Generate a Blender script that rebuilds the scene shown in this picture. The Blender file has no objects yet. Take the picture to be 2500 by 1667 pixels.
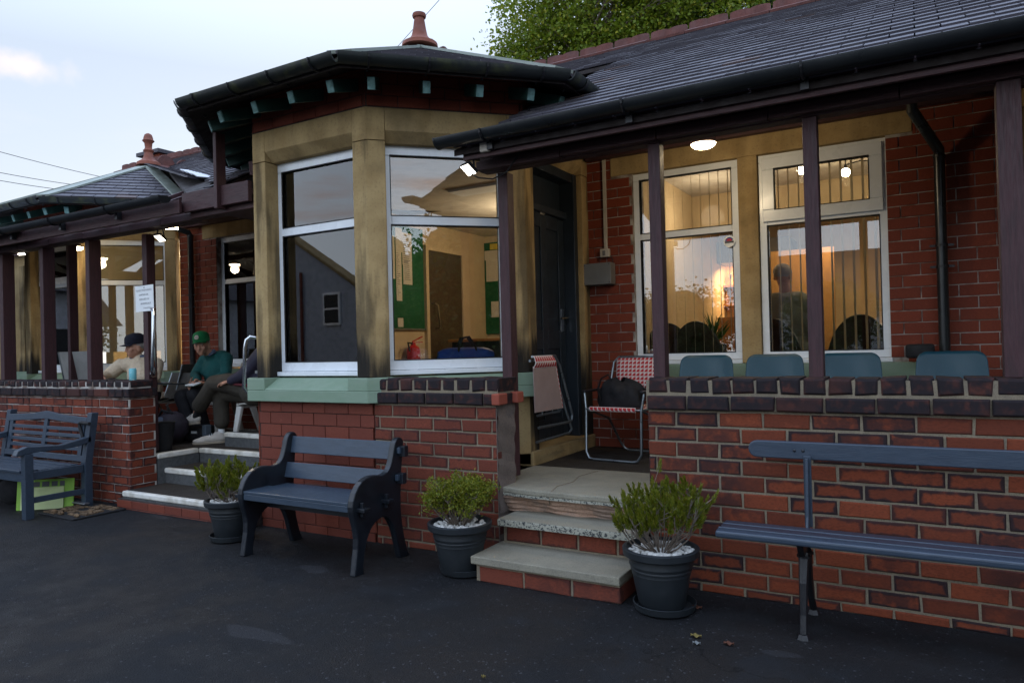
import bpy, math, random
from mathutils import Vector, Matrix
random.seed(7)
S = bpy.context.scene; COL = S.collection
# ---------------------------------------------------------------- camera
cam = bpy.data.cameras.new('camera'); co = bpy.data.objects.new('camera', cam); COL.objects.link(co)
cam.lens = 1742.5/2500*36; cam.sensor_width = 36; cam.clip_end = 800; cam.clip_start = .05
yaw, pit, rol = 5.23233204e-01, 8.87232659e-03, -2.51788698e-02
f0 = Vector((-math.sin(yaw), math.cos(yaw), 0)); r0 = Vector((math.cos(yaw), math.sin(yaw), 0)); u0 = Vector((0,0,1))
fw = f0*math.cos(pit)+u0*math.sin(pit); up = u0*math.cos(pit)-f0*math.sin(pit)
rt = r0*math.cos(rol)+up*math.sin(rol); up2 = up*math.cos(rol)-r0*math.sin(rol)
co.matrix_world = Matrix(((rt.x,up2.x,-fw.x,0),(rt.y,up2.y,-fw.y,0),(rt.z,up2.z,-fw.z,1.37),(0,0,0,1)))
S.camera = co
# ---------------------------------------------------------------- sky, sun, exposure
SUN_EL, SUN_AZ = math.radians(8), math.radians(318)      # azimuth clockwise from +Y
W = bpy.data.worlds.new('World'); S.world = W; W.use_nodes = True
nt = W.node_tree; nt.nodes.clear(); N = nt.nodes.new; L = nt.links.new
sky = N('ShaderNodeTexSky'); sky.sky_type = 'NISHITA'; sky.sun_disc = False
sky.sun_elevation = SUN_EL; sky.sun_rotation = SUN_AZ; sky.air_density = .8; sky.dust_density = .6; sky.ozone_density = 1.6
tc = N('ShaderNodeTexCoord'); sep = N('ShaderNodeSeparateXYZ'); L(tc.outputs['Generated'], sep.inputs[0])
mp = N('ShaderNodeMapping'); mp.inputs['Scale'].default_value = (1.6,1.6,7.5); mp.inputs['Location'].default_value = (.35,.2,.1); L(tc.outputs['Generated'], mp.inputs[0])
nz = N('ShaderNodeTexNoise'); nz.inputs['Scale'].default_value = 2.1; nz.inputs['Detail'].default_value = 5; nz.inputs['Roughness'].default_value = .55; L(mp.outputs[0], nz.inputs[0])
cr = N('ShaderNodeValToRGB'); cr.color_ramp.elements[0].position = .60; cr.color_ramp.elements[1].position = .74; L(nz.outputs['Fac'], cr.inputs[0])
lo = N('ShaderNodeMapRange'); lo.inputs[1].default_value = .62; lo.inputs[2].default_value = .30; L(sep.outputs['Z'], lo.inputs[0])
# clouds are thick to the south-west (-Y, behind the camera), thin over the building
sd = N('ShaderNodeMapRange'); sd.inputs[1].default_value = .25; sd.inputs[2].default_value = -.5; sd.inputs[3].default_value = .04; sd.inputs[4].default_value = 1; L(sep.outputs['Y'], sd.inputs[0])
m1 = N('ShaderNodeMath'); m1.operation = 'MULTIPLY'; L(cr.outputs[0], m1.inputs[0]); L(lo.outputs[0], m1.inputs[1])
m2 = N('ShaderNodeMath'); m2.operation = 'MULTIPLY'; L(m1.outputs[0], m2.inputs[0]); L(sd.outputs[0], m2.inputs[1])
hs = N('ShaderNodeHueSaturation'); hs.inputs['Saturation'].default_value = .5; hs.inputs['Value'].default_value = .8; L(sky.outputs[0], hs.inputs['Color'])
base = N('ShaderNodeMix'); base.data_type = 'RGBA'; base.inputs[0].default_value = .75
L(hs.outputs[0], base.inputs[6])
gr = N('ShaderNodeValToRGB'); e = gr.color_ramp.elements; e[0].position = 0; e[0].color = (7.6,8.2,8.9,1); e[1].position = .75; e[1].color = (4.8,6.0,8.4,1)
k_ = gr.color_ramp.elements.new(.3); k_.color = (6.4,7.4,8.9,1)
L(sep.outputs['Z'], gr.inputs[0]); L(gr.outputs[0], base.inputs[7])
# one small lit cloud low over the roofs to the left
cd = (fw+rt*((70-1250)/1742.5)-up2*((165-833.5)/1742.5)).normalized()
vs = N('ShaderNodeVectorMath'); vs.operation = 'SUBTRACT'; vs.inputs[1].default_value = cd; L(tc.outputs['Generated'], vs.inputs[0])
vm = N('ShaderNodeVectorMath'); vm.operation = 'MULTIPLY'; vm.inputs[1].default_value = (1,1,2.3); L(vs.outputs[0], vm.inputs[0])
vl = N('ShaderNodeVectorMath'); vl.operation = 'LENGTH'; L(vm.outputs[0], vl.inputs[0])
n3 = N('ShaderNodeTexNoise'); n3.inputs['Scale'].default_value = 22; n3.inputs['Detail'].default_value = 4; L(tc.outputs['Generated'], n3.inputs[0])
ad = N('ShaderNodeMath'); ad.operation = 'MULTIPLY_ADD'; ad.inputs[1].default_value = .085; L(n3.outputs['Fac'], ad.inputs[0]); L(vl.outputs[1], ad.inputs[2])
cm_ = N('ShaderNodeMapRange'); cm_.interpolation_type = 'SMOOTHSTEP'; cm_.inputs[1].default_value = .090; cm_.inputs[2].default_value = .045; cm_.inputs[4].default_value = .45; L(ad.outputs[0], cm_.inputs[0])
m3 = N('ShaderNodeMath'); m3.operation = 'MAXIMUM'; L(m2.outputs[0], m3.inputs[0]); L(cm_.outputs[0], m3.inputs[1])
# the afterglow behind the camera is brighter than the sky over the roofs
zz = N('ShaderNodeMapRange'); zz.inputs[1].default_value = .35; zz.inputs[2].default_value = .9; zz.inputs[3].default_value = .61; zz.inputs[4].default_value = 2.1; L(sep.outputs['Z'], zz.inputs[0])
yy = N('ShaderNodeMapRange'); yy.inputs[1].default_value = .1; yy.inputs[2].default_value = -.6; yy.inputs[3].default_value = .61; yy.inputs[4].default_value = 1.45; L(sep.outputs['Y'], yy.inputs[0])
zy = N('ShaderNodeMath'); zy.operation = 'MAXIMUM'; L(zz.outputs[0], zy.inputs[0]); L(yy.outputs[0], zy.inputs[1])
dk = N('ShaderNodeMix'); dk.data_type = 'RGBA'; dk.blend_type = 'MULTIPLY'; dk.inputs[0].default_value = 1; L(base.outputs[2], dk.inputs[6]); L(zy.outputs[0], dk.inputs[7])
cl = N('ShaderNodeMix'); cl.data_type = 'RGBA'; cl.inputs[7].default_value = (7.4,5.9,5.6,1); L(m3.outputs[0], cl.inputs[0]); L(dk.outputs[2], cl.inputs[6])
bg = N('ShaderNodeBackground'); bg.inputs[1].default_value = .15; L(cl.outputs[2], bg.inputs[0])
wo = N('ShaderNodeOutputWorld'); L(bg.outputs[0], wo.inputs[0])
sl = bpy.data.lights.new('sun', 'SUN'); sl.energy = .35; sl.angle = math.radians(18); sl.color = (1,.86,.74)
so = bpy.data.objects.new('sun', sl); COL.objects.link(so)
sdv = Vector((math.sin(SUN_AZ)*math.cos(SUN_EL), math.cos(SUN_AZ)*math.cos(SUN_EL), math.sin(SUN_EL)))
so.rotation_euler = sdv.to_track_quat('Z','Y').to_euler()
S.view_settings.view_transform = 'Standard'; S.view_settings.look = 'None'; S.view_settings.gamma = 1
S.view_settings.exposure = .52
S.cycles.transparent_max_bounces = 24; S.cycles.max_bounces = 8
# ---------------------------------------------------------------- helpers
def tag(o, label=None, cat=None, group=None, kind=None):
    if label: o['label'] = label
    if cat: o['category'] = cat
    if group: o['group'] = group
    if kind: o['kind'] = kind
    return o
def empty(name, loc=(0,0,0), rz=0, label=None, cat=None, group=None):
    o = bpy.data.objects.new(name, None); COL.objects.link(o); o.location = loc; o.rotation_euler = (0,0,rz); o.empty_display_size = .1
    return tag(o, label, cat, group)
def fr(o, u, n): return (Vector((o[0],o[1],0)), Vector((u[0],u[1],0)).normalized(), Vector((n[0],n[1],0)).normalized())
FRONT = lambda x, y: fr((x,y),(1,0),(0,-1))
class MB:
    def __init__(s): s.v=[]; s.f=[]; s.uv=None; s.col=None
    def add(s, vs, fs, uvs=None, col=None):
        b=len(s.v); s.v += [tuple(v) for v in vs]; s.f += [tuple(i+b for i in f) for f in fs]
        if uvs is not None or s.uv is not None:
            if s.uv is None: s.uv = [None]*(len(s.f)-len(fs))
            s.uv += (uvs if uvs is not None else [None]*len(fs))
        if col is not None or s.col is not None:
            if s.col is None: s.col = [None]*(len(s.f)-len(fs))
            s.col += [col]*len(fs)
        return s
    def hexa(s, c, col=None):  # 8 corners: bottom 4 ccw, top 4
        return s.add(c, [(0,3,2,1),(4,5,6,7),(0,1,5,4),(1,2,6,5),(2,3,7,6),(3,0,4,7)], None, col)
    def box(s, x0,x1,y0,y1,z0,z1, M=None, col=None):
        c=[Vector(p) for p in ((x0,y0,z0),(x1,y0,z0),(x1,y1,z0),(x0,y1,z0),(x0,y0,z1),(x1,y0,z1),(x1,y1,z1),(x0,y1,z1))]
        if M: c=[M@p for p in c]
        return s.hexa(c, col)
    def fbox(s, F, u0,u1, d0,d1, z0,z1, col=None):   # d = depth behind the face (+ inward)
        o,u,n=F; P=lambda a,d,z: o+u*a-n*d+Vector((0,0,z))
        return s.hexa([P(u0,d0,z0),P(u1,d0,z0),P(u1,d1,z0),P(u0,d1,z0),P(u0,d0,z1),P(u1,d0,z1),P(u1,d1,z1),P(u0,d1,z1)], col)
    def bar(s, a, b, w, h, upv=(0,0,1)):
        a=Vector(a); b=Vector(b); d=(b-a).normalized(); x=d.cross(Vector(upv)).normalized()*w/2; y=x.cross(d).normalized()*h/2
        return s.hexa([a-x-y,a+x-y,b+x-y,b-x-y,a-x+y,a+x+y,b+x+y,b-x+y])
    def prism(s, pts, vec):
        n=len(pts); vec=Vector(vec); p=[Vector(q) for q in pts]
        return s.add(p+[q+vec for q in p], [tuple(range(n))[::-1], tuple(range(n,2*n))]+[(i,(i+1)%n,n+(i+1)%n,n+i) for i in range(n)])
    def tube(s, path, r, n=8, closed=False, flat=1.):
        P=[Vector(p) for p in path]; m=len(P); rs=r if isinstance(r,(list,tuple)) else [r]*m
        vs=[]; pu=None
        for i,p in enumerate(P):
            if closed: d=(P[(i+1)%m]-P[i-1]).normalized()
            else: d=((P[min(i+1,m-1)]-P[max(i-1,0)])).normalized()
            if pu is None:
                a=Vector((0,0,1)) if abs(d.z)<.9 else Vector((1,0,0)); x=d.cross(a).normalized()
            else:
                x=(pu-d*pu.dot(d)).normalized()
            pu=x; y=d.cross(x)
            for k in range(n):
                t=2*math.pi*k/n; vs.append(p+x*math.cos(t)*rs[i]+y*math.sin(t)*rs[i]*flat)
        fs=[]
        for i in range(m if closed else m-1):
            j=(i+1)%m
            for k in range(n): fs.append((i*n+k,i*n+(k+1)%n,j*n+(k+1)%n,j*n+k))
        if not closed: fs+= [tuple(range(n))[::-1], tuple((m-1)*n+k for k in range(n))]
        return s.add(vs,fs)
    def lathe(s, c, prof, n=24, sx=1, sy=1, cap=True):
        c=Vector(c); vs=[]; m=len(prof)
        for r,z in prof:
            for k in range(n):
                t=2*math.pi*k/n; vs.append(c+Vector((r*math.cos(t)*sx,r*math.sin(t)*sy,z)))
        fs=[(i*n+k,i*n+(k+1)%n,(i+1)*n+(k+1)%n,(i+1)*n+k) for i in range(m-1) for k in range(n)]
        if cap: fs+=[tuple(range(n))[::-1], tuple((m-1)*n+k for k in range(n))]
        return s.add(vs,fs)
    def ell(s, c, r, M=None, n=12, m=8, jit=0):
        c=Vector(c); vs=[]; r=(r,r,r) if not hasattr(r,'__len__') else r
        for i in range(1,m):
            a=math.pi*i/m
            for k in range(n):
                t=2*math.pi*k/n; q=Vector((math.sin(a)*math.cos(t)*r[0],math.sin(a)*math.sin(t)*r[1],math.cos(a)*r[2]))*(1+random.uniform(-jit,jit))
                vs.append(c+(M@q if M else q))
        t0=Vector((0,0,r[2])); b0=Vector((0,0,-r[2])); vs+=[c+(M@t0 if M else t0), c+(M@b0 if M else b0)]
        T=(m-1)*n; fs=[(i*n+k,(i+1)*n+k,(i+1)*n+(k+1)%n,i*n+(k+1)%n) for i in range(m-2) for k in range(n)]
        fs+=[(T,k,(k+1)%n) for k in range(n)]+[(T+1,(m-2)*n+(k+1)%n,(m-2)*n+k) for k in range(n)]
        return s.add(vs,fs)
    def cap(s, a, b, r1, r2, n=10):      # tapered capsule
        a=Vector(a); b=Vector(b); s.ell(a,r1,None,n,7); s.ell(b,r2,None,n,7)
        if (b-a).length>1e-4: s.tube([a,b],[r1,r2],n)
        return s
    def grid(s, nx, ny, fn, th=0, uvscale=None):
        vs=[fn(i/nx,j/ny) for j in range(ny+1) for i in range(nx+1)]; w=nx+1
        fs=[(j*w+i,j*w+i+1,(j+1)*w+i+1,(j+1)*w+i) for j in range(ny) for i in range(nx)]
        uv=None
        if uvscale: uv=[[(i/nx*uvscale[0],j/ny*uvscale[1]),((i+1)/nx*uvscale[0],j/ny*uvscale[1]),((i+1)/nx*uvscale[0],(j+1)/ny*uvscale[1]),(i/nx*uvscale[0],(j+1)/ny*uvscale[1])] for j in range(ny) for i in range(nx)]
        return s.add(vs,fs,uv)
    def build(s, name, m, parent=None, smooth=False, bevel=0, local=False, solid=0, seg=2):
        me=bpy.data.meshes.new(name); o=bpy.data.objects.new(name,me); COL.objects.link(o)
        v=s.v; off=Vector((0,0,0))
        if parent is None:
            if v:
                xs=[p[0] for p in v]; ys=[p[1] for p in v]; zs=[p[2] for p in v]
                off=Vector(((min(xs)+max(xs))/2,(min(ys)+max(ys))/2,min(zs)))
            o.location=off
        elif not local:
            q=parent; off=Vector((0,0,0))
            while q is not None: off+=Vector(q.location); q=q.parent
        me.from_pydata([tuple(Vector(p)-off) for p in v],[],s.f)
        if s.uv:
            ul=me.uv_layers.new(name='UVMap')
            for p,u in zip(me.polygons,s.uv):
                if u:
                    for li,c in zip(p.loop_indices,u): ul.data[li].uv=c
        if s.col:
            ca=me.color_attributes.new('rnd','FLOAT_COLOR','CORNER')
            for p,c in zip(me.polygons,s.col):
                if c:
                    for li in p.loop_indices: ca.data[li].color=c
        me.materials.append(m)
        if smooth:
            me.polygons.foreach_set('use_smooth',[True]*len(me.polygons)); me.set_sharp_from_angle(angle=math.radians(38))
        if parent is not None: o.parent=parent
        if solid: md=o.modifiers.new('s','SOLIDIFY'); md.thickness=solid; md.offset=0
        if bevel: md=o.modifiers.new('b','BEVEL'); md.width=bevel; md.segments=seg; md.limit_method='ANGLE'; md.angle_limit=math.radians(40)
        me.update(); return o
def dup(root, loc=None, rz=None, label=None, parent=None):
    r=root.copy(); COL.objects.link(r)
    if parent is not None: r.parent=parent
    if loc is not None: r.location=loc
    if rz is not None: r.rotation_euler=(0,0,rz)
    if label: r['label']=label
    for c in list(root.children): dup(c,parent=r)
    return r
# ---------------------------------------------------------------- materials
def nodes(name):
    m=bpy.data.materials.new(name); m.use_nodes=True; t=m.node_tree; b=t.nodes['Principled BSDF']; return m,t,b
def c4(c): return (c[0],c[1],c[2],1)
def mth(t,op,a,b=None,c=None):
    n=t.nodes.new('ShaderNodeMath'); n.operation=op
    for i,x in enumerate((a,b,c)):
        if x is None: continue
        if isinstance(x,(int,float)): n.inputs[i].default_value=x
        else: t.links.new(x,n.inputs[i])
    return n.outputs[0]
def mixc(t,f,a,b,mode='MIX'):
    n=t.nodes.new('ShaderNodeMix'); n.data_type='RGBA'; n.blend_type=mode
    for i,x in ((0,f),(6,a),(7,b)):
        if isinstance(x,(int,float)): n.inputs[i].default_value=x
        elif isinstance(x,(tuple,list)): n.inputs[i].default_value=c4(x)
        else: t.links.new(x,n.inputs[i])
    return n.outputs[2]
def noise(t,scale,detail=3,stretch=(1,1,1),rough=.5,coord='Object',loc=(0,0,0)):
    c=t.nodes.new('ShaderNodeTexCoord'); m=t.nodes.new('ShaderNodeMapping'); m.inputs['Scale'].default_value=stretch; m.inputs['Location'].default_value=loc
    t.links.new(c.outputs[coord],m.inputs[0]); n=t.nodes.new('ShaderNodeTexNoise'); n.inputs['Scale'].default_value=scale; n.inputs['Detail'].default_value=detail; n.inputs['Roughness'].default_value=rough
    t.links.new(m.outputs[0],n.inputs[0]); return n.outputs['Fac']
def ramp(t,x,a,b,lo=0,hi=1):
    n=t.nodes.new('ShaderNodeMapRange'); n.interpolation_type='SMOOTHSTEP'
    for i,v in ((1,a),(2,b),(3,lo),(4,hi)): n.inputs[i].default_value=v
    t.links.new(x,n.inputs[0]); return n.outputs[0]
def bump(t,b,h,s,d=.01):
    n=t.nodes.new('ShaderNodeBump'); n.inputs['Strength'].default_value=s; n.inputs['Distance'].default_value=d
    t.links.new(h,n.inputs['Height']); t.links.new(n.outputs[0],b.inputs['Normal'])
def mat(name,col,rough=.6,metal=0,spec=.4,col2=None,ns=6,amt=.5,stretch=(1,1,1),bs=0,bst=.2,coat=0,fine=0,lohi=(.4,.65)):
    m,t,b=nodes(name); b.inputs['Base Color'].default_value=c4(col); b.inputs['Roughness'].default_value=rough; b.inputs['Metallic'].default_value=metal
    b.inputs['Specular IOR Level'].default_value=spec; b.inputs['Coat Weight'].default_value=coat
    if col2 is None: col2=tuple(x*.7 for x in col)
    n=noise(t,ns,4,stretch); x=mixc(t,mth(t,'MULTIPLY',ramp(t,n,lohi[0],lohi[1]),amt),col,col2)
    if fine: x=mixc(t,mth(t,'MULTIPLY',ramp(t,noise(t,fine,2),.45,.7),.5),x,tuple(c*.45 for c in col))
    t.links.new(x,b.inputs['Base Color'])
    t.links.new(ramp(t,noise(t,ns*2.3,3,stretch,loc=(3,1,7)),.3,.7,rough*.85,min(1,rough*1.15)),b.inputs['Roughness'])
    if bs: bump(t,b,noise(t,bs,3,stretch),bst,.004)
    return m
def brickmat(name,c1,c2,edge=(.012,.008,.010),edge_amt=.8,soot=.3,edge_w=.018,rough=.8):
    m,t,b=nodes(name); b.inputs['Specular IOR Level'].default_value=.3
    a=t.nodes.new('ShaderNodeVertexColor'); a.layer_name='rnd'; s=t.nodes.new('ShaderNodeSeparateColor'); t.links.new(a.outputs[0],s.inputs[0])
    uv=t.nodes.new('ShaderNodeUVMap'); uv.uv_map='UVMap'; su=t.nodes.new('ShaderNodeSeparateXYZ'); t.links.new(uv.outputs[0],su.inputs[0])
    n1=noise(t,22,4); n2=noise(t,70,3,(1,1,2)); n3=noise(t,2.2,3)
    base=mixc(t,s.outputs[0],c1,c2)
    base=mixc(t,mth(t,'MULTIPLY',ramp(t,n2,.4,.7),.35),base,tuple(x*.45 for x in c1))
    base=mixc(t,mth(t,'MULTIPLY',ramp(t,n1,.62,.75),.25),base,tuple(min(1,x*1.7+.01) for x in c2))
    # burnt arrises: distance to the brick's own edge (metres stored in the UVs, half length in blue)
    du=mth(t,'SUBTRACT',s.outputs[2],mth(t,'ABSOLUTE',su.outputs[0])); dv=mth(t,'SUBTRACT',.0375,mth(t,'ABSOLUTE',su.outputs[1]))
    d=mth(t,'MINIMUM',du,dv); d=mth(t,'ADD',d,mth(t,'MULTIPLY',mth(t,'SUBTRACT',.5,n1),.05))
    e=mth(t,'MULTIPLY',ramp(t,d,edge_w,edge_w*.1),mth(t,'MULTIPLY',ramp(t,s.outputs[1],.1,.8),edge_amt))
    so_=mth(t,'MULTIPLY',ramp(t,mth(t,'ADD',n3,mth(t,'MULTIPLY',mth(t,'SUBTRACT',s.outputs[1],.5),.25)),.62-.3*soot,.8-.25*soot),min(1,soot*1.6))
    x=mixc(t,mth(t,'MAXIMUM',e,mth(t,'MULTIPLY',so_,ramp(t,n1,.25,.55))),base,edge)
    t.links.new(x,b.inputs['Base Color']); b.inputs['Roughness'].default_value=rough
    bump(t,b,mth(t,'ADD',n1,mth(t,'MULTIPLY',noise(t,190,2),.5)),.35,.004)
    return m
def emat(name,col,st):
    m,t,b=nodes(name); b.inputs['Base Color'].default_value=c4(col); b.inputs['Emission Color'].default_value=c4(col); b.inputs['Emission Strength'].default_value=st; return m
def glassmat():
    m=bpy.data.materials.new('glass'); m.use_nodes=True; t=m.node_tree; t.nodes.clear()
    tr=t.nodes.new('ShaderNodeBsdfTransparent'); tr.inputs[0].default_value=(.93,.95,.95,1)
    gl=t.nodes.new('ShaderNodeBsdfGlossy'); gl.inputs['Roughness'].default_value=.004
    f=t.nodes.new('ShaderNodeFresnel'); f.inputs[0].default_value=1.52
    fa=mth(t,'MINIMUM',mth(t,'MULTIPLY',f.outputs[0],2.3),1.)
    mx=t.nodes.new('ShaderNodeMixShader'); t.links.new(fa,mx.inputs[0]); t.links.new(tr.outputs[0],mx.inputs[1]); t.links.new(gl.outputs[0],mx.inputs[2])
    o=t.nodes.new('ShaderNodeOutputMaterial'); t.links.new(mx.outputs[0],o.inputs[0]); return m
def leafmat(name,c1,c2,c3):
    m,t,b=nodes(name); a=t.nodes.new('ShaderNodeVertexColor'); a.layer_name='rnd'; s=t.nodes.new('ShaderNodeSeparateColor'); t.links.new(a.outputs[0],s.inputs[0])
    x=mixc(t,s.outputs[0],c1,c2); x=mixc(t,ramp(t,s.outputs[1],.75,.95),x,c3); t.links.new(x,b.inputs['Base Color'])
    b.inputs['Roughness'].default_value=.5; b.inputs['Specular IOR Level'].default_value=.35
    tl=t.nodes.new('ShaderNodeBsdfTranslucent'); t.links.new(x,tl.inputs[0]); mx=t.nodes.new('ShaderNodeMixShader'); mx.inputs[0].default_value=.38
    t.links.new(b.outputs[0],mx.inputs[1]); t.links.new(tl.outputs[0],mx.inputs[2]); t.links.new(mx.outputs[0],t.nodes['Material Output'].inputs[0]); return m
def stonemat(name,soot):
    m,t,b=nodes(name); g=t.nodes.new('ShaderNodeNewGeometry'); sp=t.nodes.new('ShaderNodeSeparateXYZ'); t.links.new(g.outputs['Position'],sp.inputs[0])
    n1=noise(t,5,4); n2=noise(t,60,3); n3=noise(t,9,4,(1,1,.12)); n4=noise(t,2.0,3,loc=(4,4,4))
    x=mixc(t,ramp(t,n1,.35,.7),(.40,.285,.135),(.30,.205,.092)); x=mixc(t,mth(t,'MULTIPLY',ramp(t,n2,.5,.75),.35),x,(.16,.11,.06))
    k=mth(t,'MULTIPLY',ramp(t,n3,.42,.62),.55*soot+.1)
    if soot:
        low=ramp(t,sp.outputs[2],1.85,1.15); k=mth(t,'MAXIMUM',k,mth(t,'MULTIPLY',ramp(t,mth(t,'ADD',mth(t,'MULTIPLY',low,.42),mth(t,'MULTIPLY',n3,.7)),.52,.78),soot))
    x=mixc(t,k,x,(.020,.017,.014)); x=mixc(t,mth(t,'MULTIPLY',ramp(t,n4,.6,.7),.25),x,(.05,.045,.035))
    t.links.new(x,b.inputs['Base Color']); b.inputs['Roughness'].default_value=.9; b.inputs['Specular IOR Level'].default_value=.2
    bump(t,b,mth(t,'ADD',n2,n3),.3,.004); return m
def asphaltmat(name,dark,lift):
    m,t,b=nodes(name)
    ag=noise(t,150,2,rough=.6); big=noise(t,.9,4); mid=noise(t,4,4,loc=(9,2,0)); v=t.nodes.new('ShaderNodeTexVoronoi'); v.inputs['Scale'].default_value=120
    c=t.nodes.new('ShaderNodeTexCoord'); t.links.new(c.outputs['Object'],v.inputs[0])
    x=mixc(t,ramp(t,big,.38,.62),dark,tuple(a*.9+b_ for a,b_ in zip(dark,lift)))
    x=mixc(t,mth(t,'MULTIPLY',ramp(t,mid,.5,.7),.6),x,tuple(a*1.9 for a in dark))
    x=mixc(t,mth(t,'MULTIPLY',ramp(t,ag,.5,.75),.7),x,tuple(a*2.6 for a in dark))
    s=t.nodes.new('ShaderNodeSeparateColor'); t.links.new(v.outputs['Color'],s.inputs[0])
    x=mixc(t,mth(t,'MULTIPLY',ramp(t,s.outputs[0],.985,.99),.4),x,(.10,.10,.11))
    x=mixc(t,mth(t,'MULTIPLY',ramp(t,noise(t,38,3,loc=(5,5,1)),.72,.78),.5),x,(.09,.075,.05))
    # old smooth patches and footprints of spilt water
    pt=noise(t,1.7,1,(1,2.2,1),loc=(7.3,2.1,0)); x=mixc(t,mth(t,'MULTIPLY',ramp(t,pt,.70,.72),.45),x,(.030,.030,.033))
    if name=='asphalt':      # newer tar strip along the foot of the walls, a sealed joint and hairline cracks
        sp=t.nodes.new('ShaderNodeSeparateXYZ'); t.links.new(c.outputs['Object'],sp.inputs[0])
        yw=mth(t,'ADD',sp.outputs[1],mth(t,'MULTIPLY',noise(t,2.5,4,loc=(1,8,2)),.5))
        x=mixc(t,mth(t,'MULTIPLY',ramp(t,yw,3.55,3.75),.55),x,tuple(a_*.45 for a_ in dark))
        vc=t.nodes.new('ShaderNodeTexVoronoi'); vc.feature='DISTANCE_TO_EDGE'; vc.inputs['Scale'].default_value=.55; mpv=t.nodes.new('ShaderNodeVectorMath'); mpv.operation='ADD'
        nn=t.nodes.new('ShaderNodeTexNoise'); nn.inputs['Scale'].default_value=3; nn.inputs['Detail'].default_value=5; t.links.new(c.outputs['Object'],nn.inputs[0]); t.links.new(c.outputs['Object'],mpv.inputs[0]); t.links.new(nn.outputs['Color'],mpv.inputs[1]); t.links.new(mpv.outputs[0],vc.inputs[0])
        x=mixc(t,mth(t,'MULTIPLY',ramp(t,vc.outputs['Distance'],.006,.001),mth(t,'MULTIPLY',ramp(t,big,.45,.6),.8)),x,(.0015,.0015,.0015))
        x=mixc(t,mth(t,'MULTIPLY',mth(t,'MULTIPLY',ramp(t,noise(t,11,5,loc=(2,2,2)),.60,.72),ramp(t,big,.4,.6)),.35),x,(.024,.019,.015))
    t.links.new(x,b.inputs['Base Color']); t.links.new(ramp(t,mid,.3,.7,.62,.9),b.inputs['Roughness']); b.inputs['Specular IOR Level'].default_value=.22
    h=mth(t,'ADD',ag,mth(t,'MULTIPLY',mth(t,'SUBTRACT',1,v.outputs['Distance']),.5)); bump(t,b,h,.9,.006); return m
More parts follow.
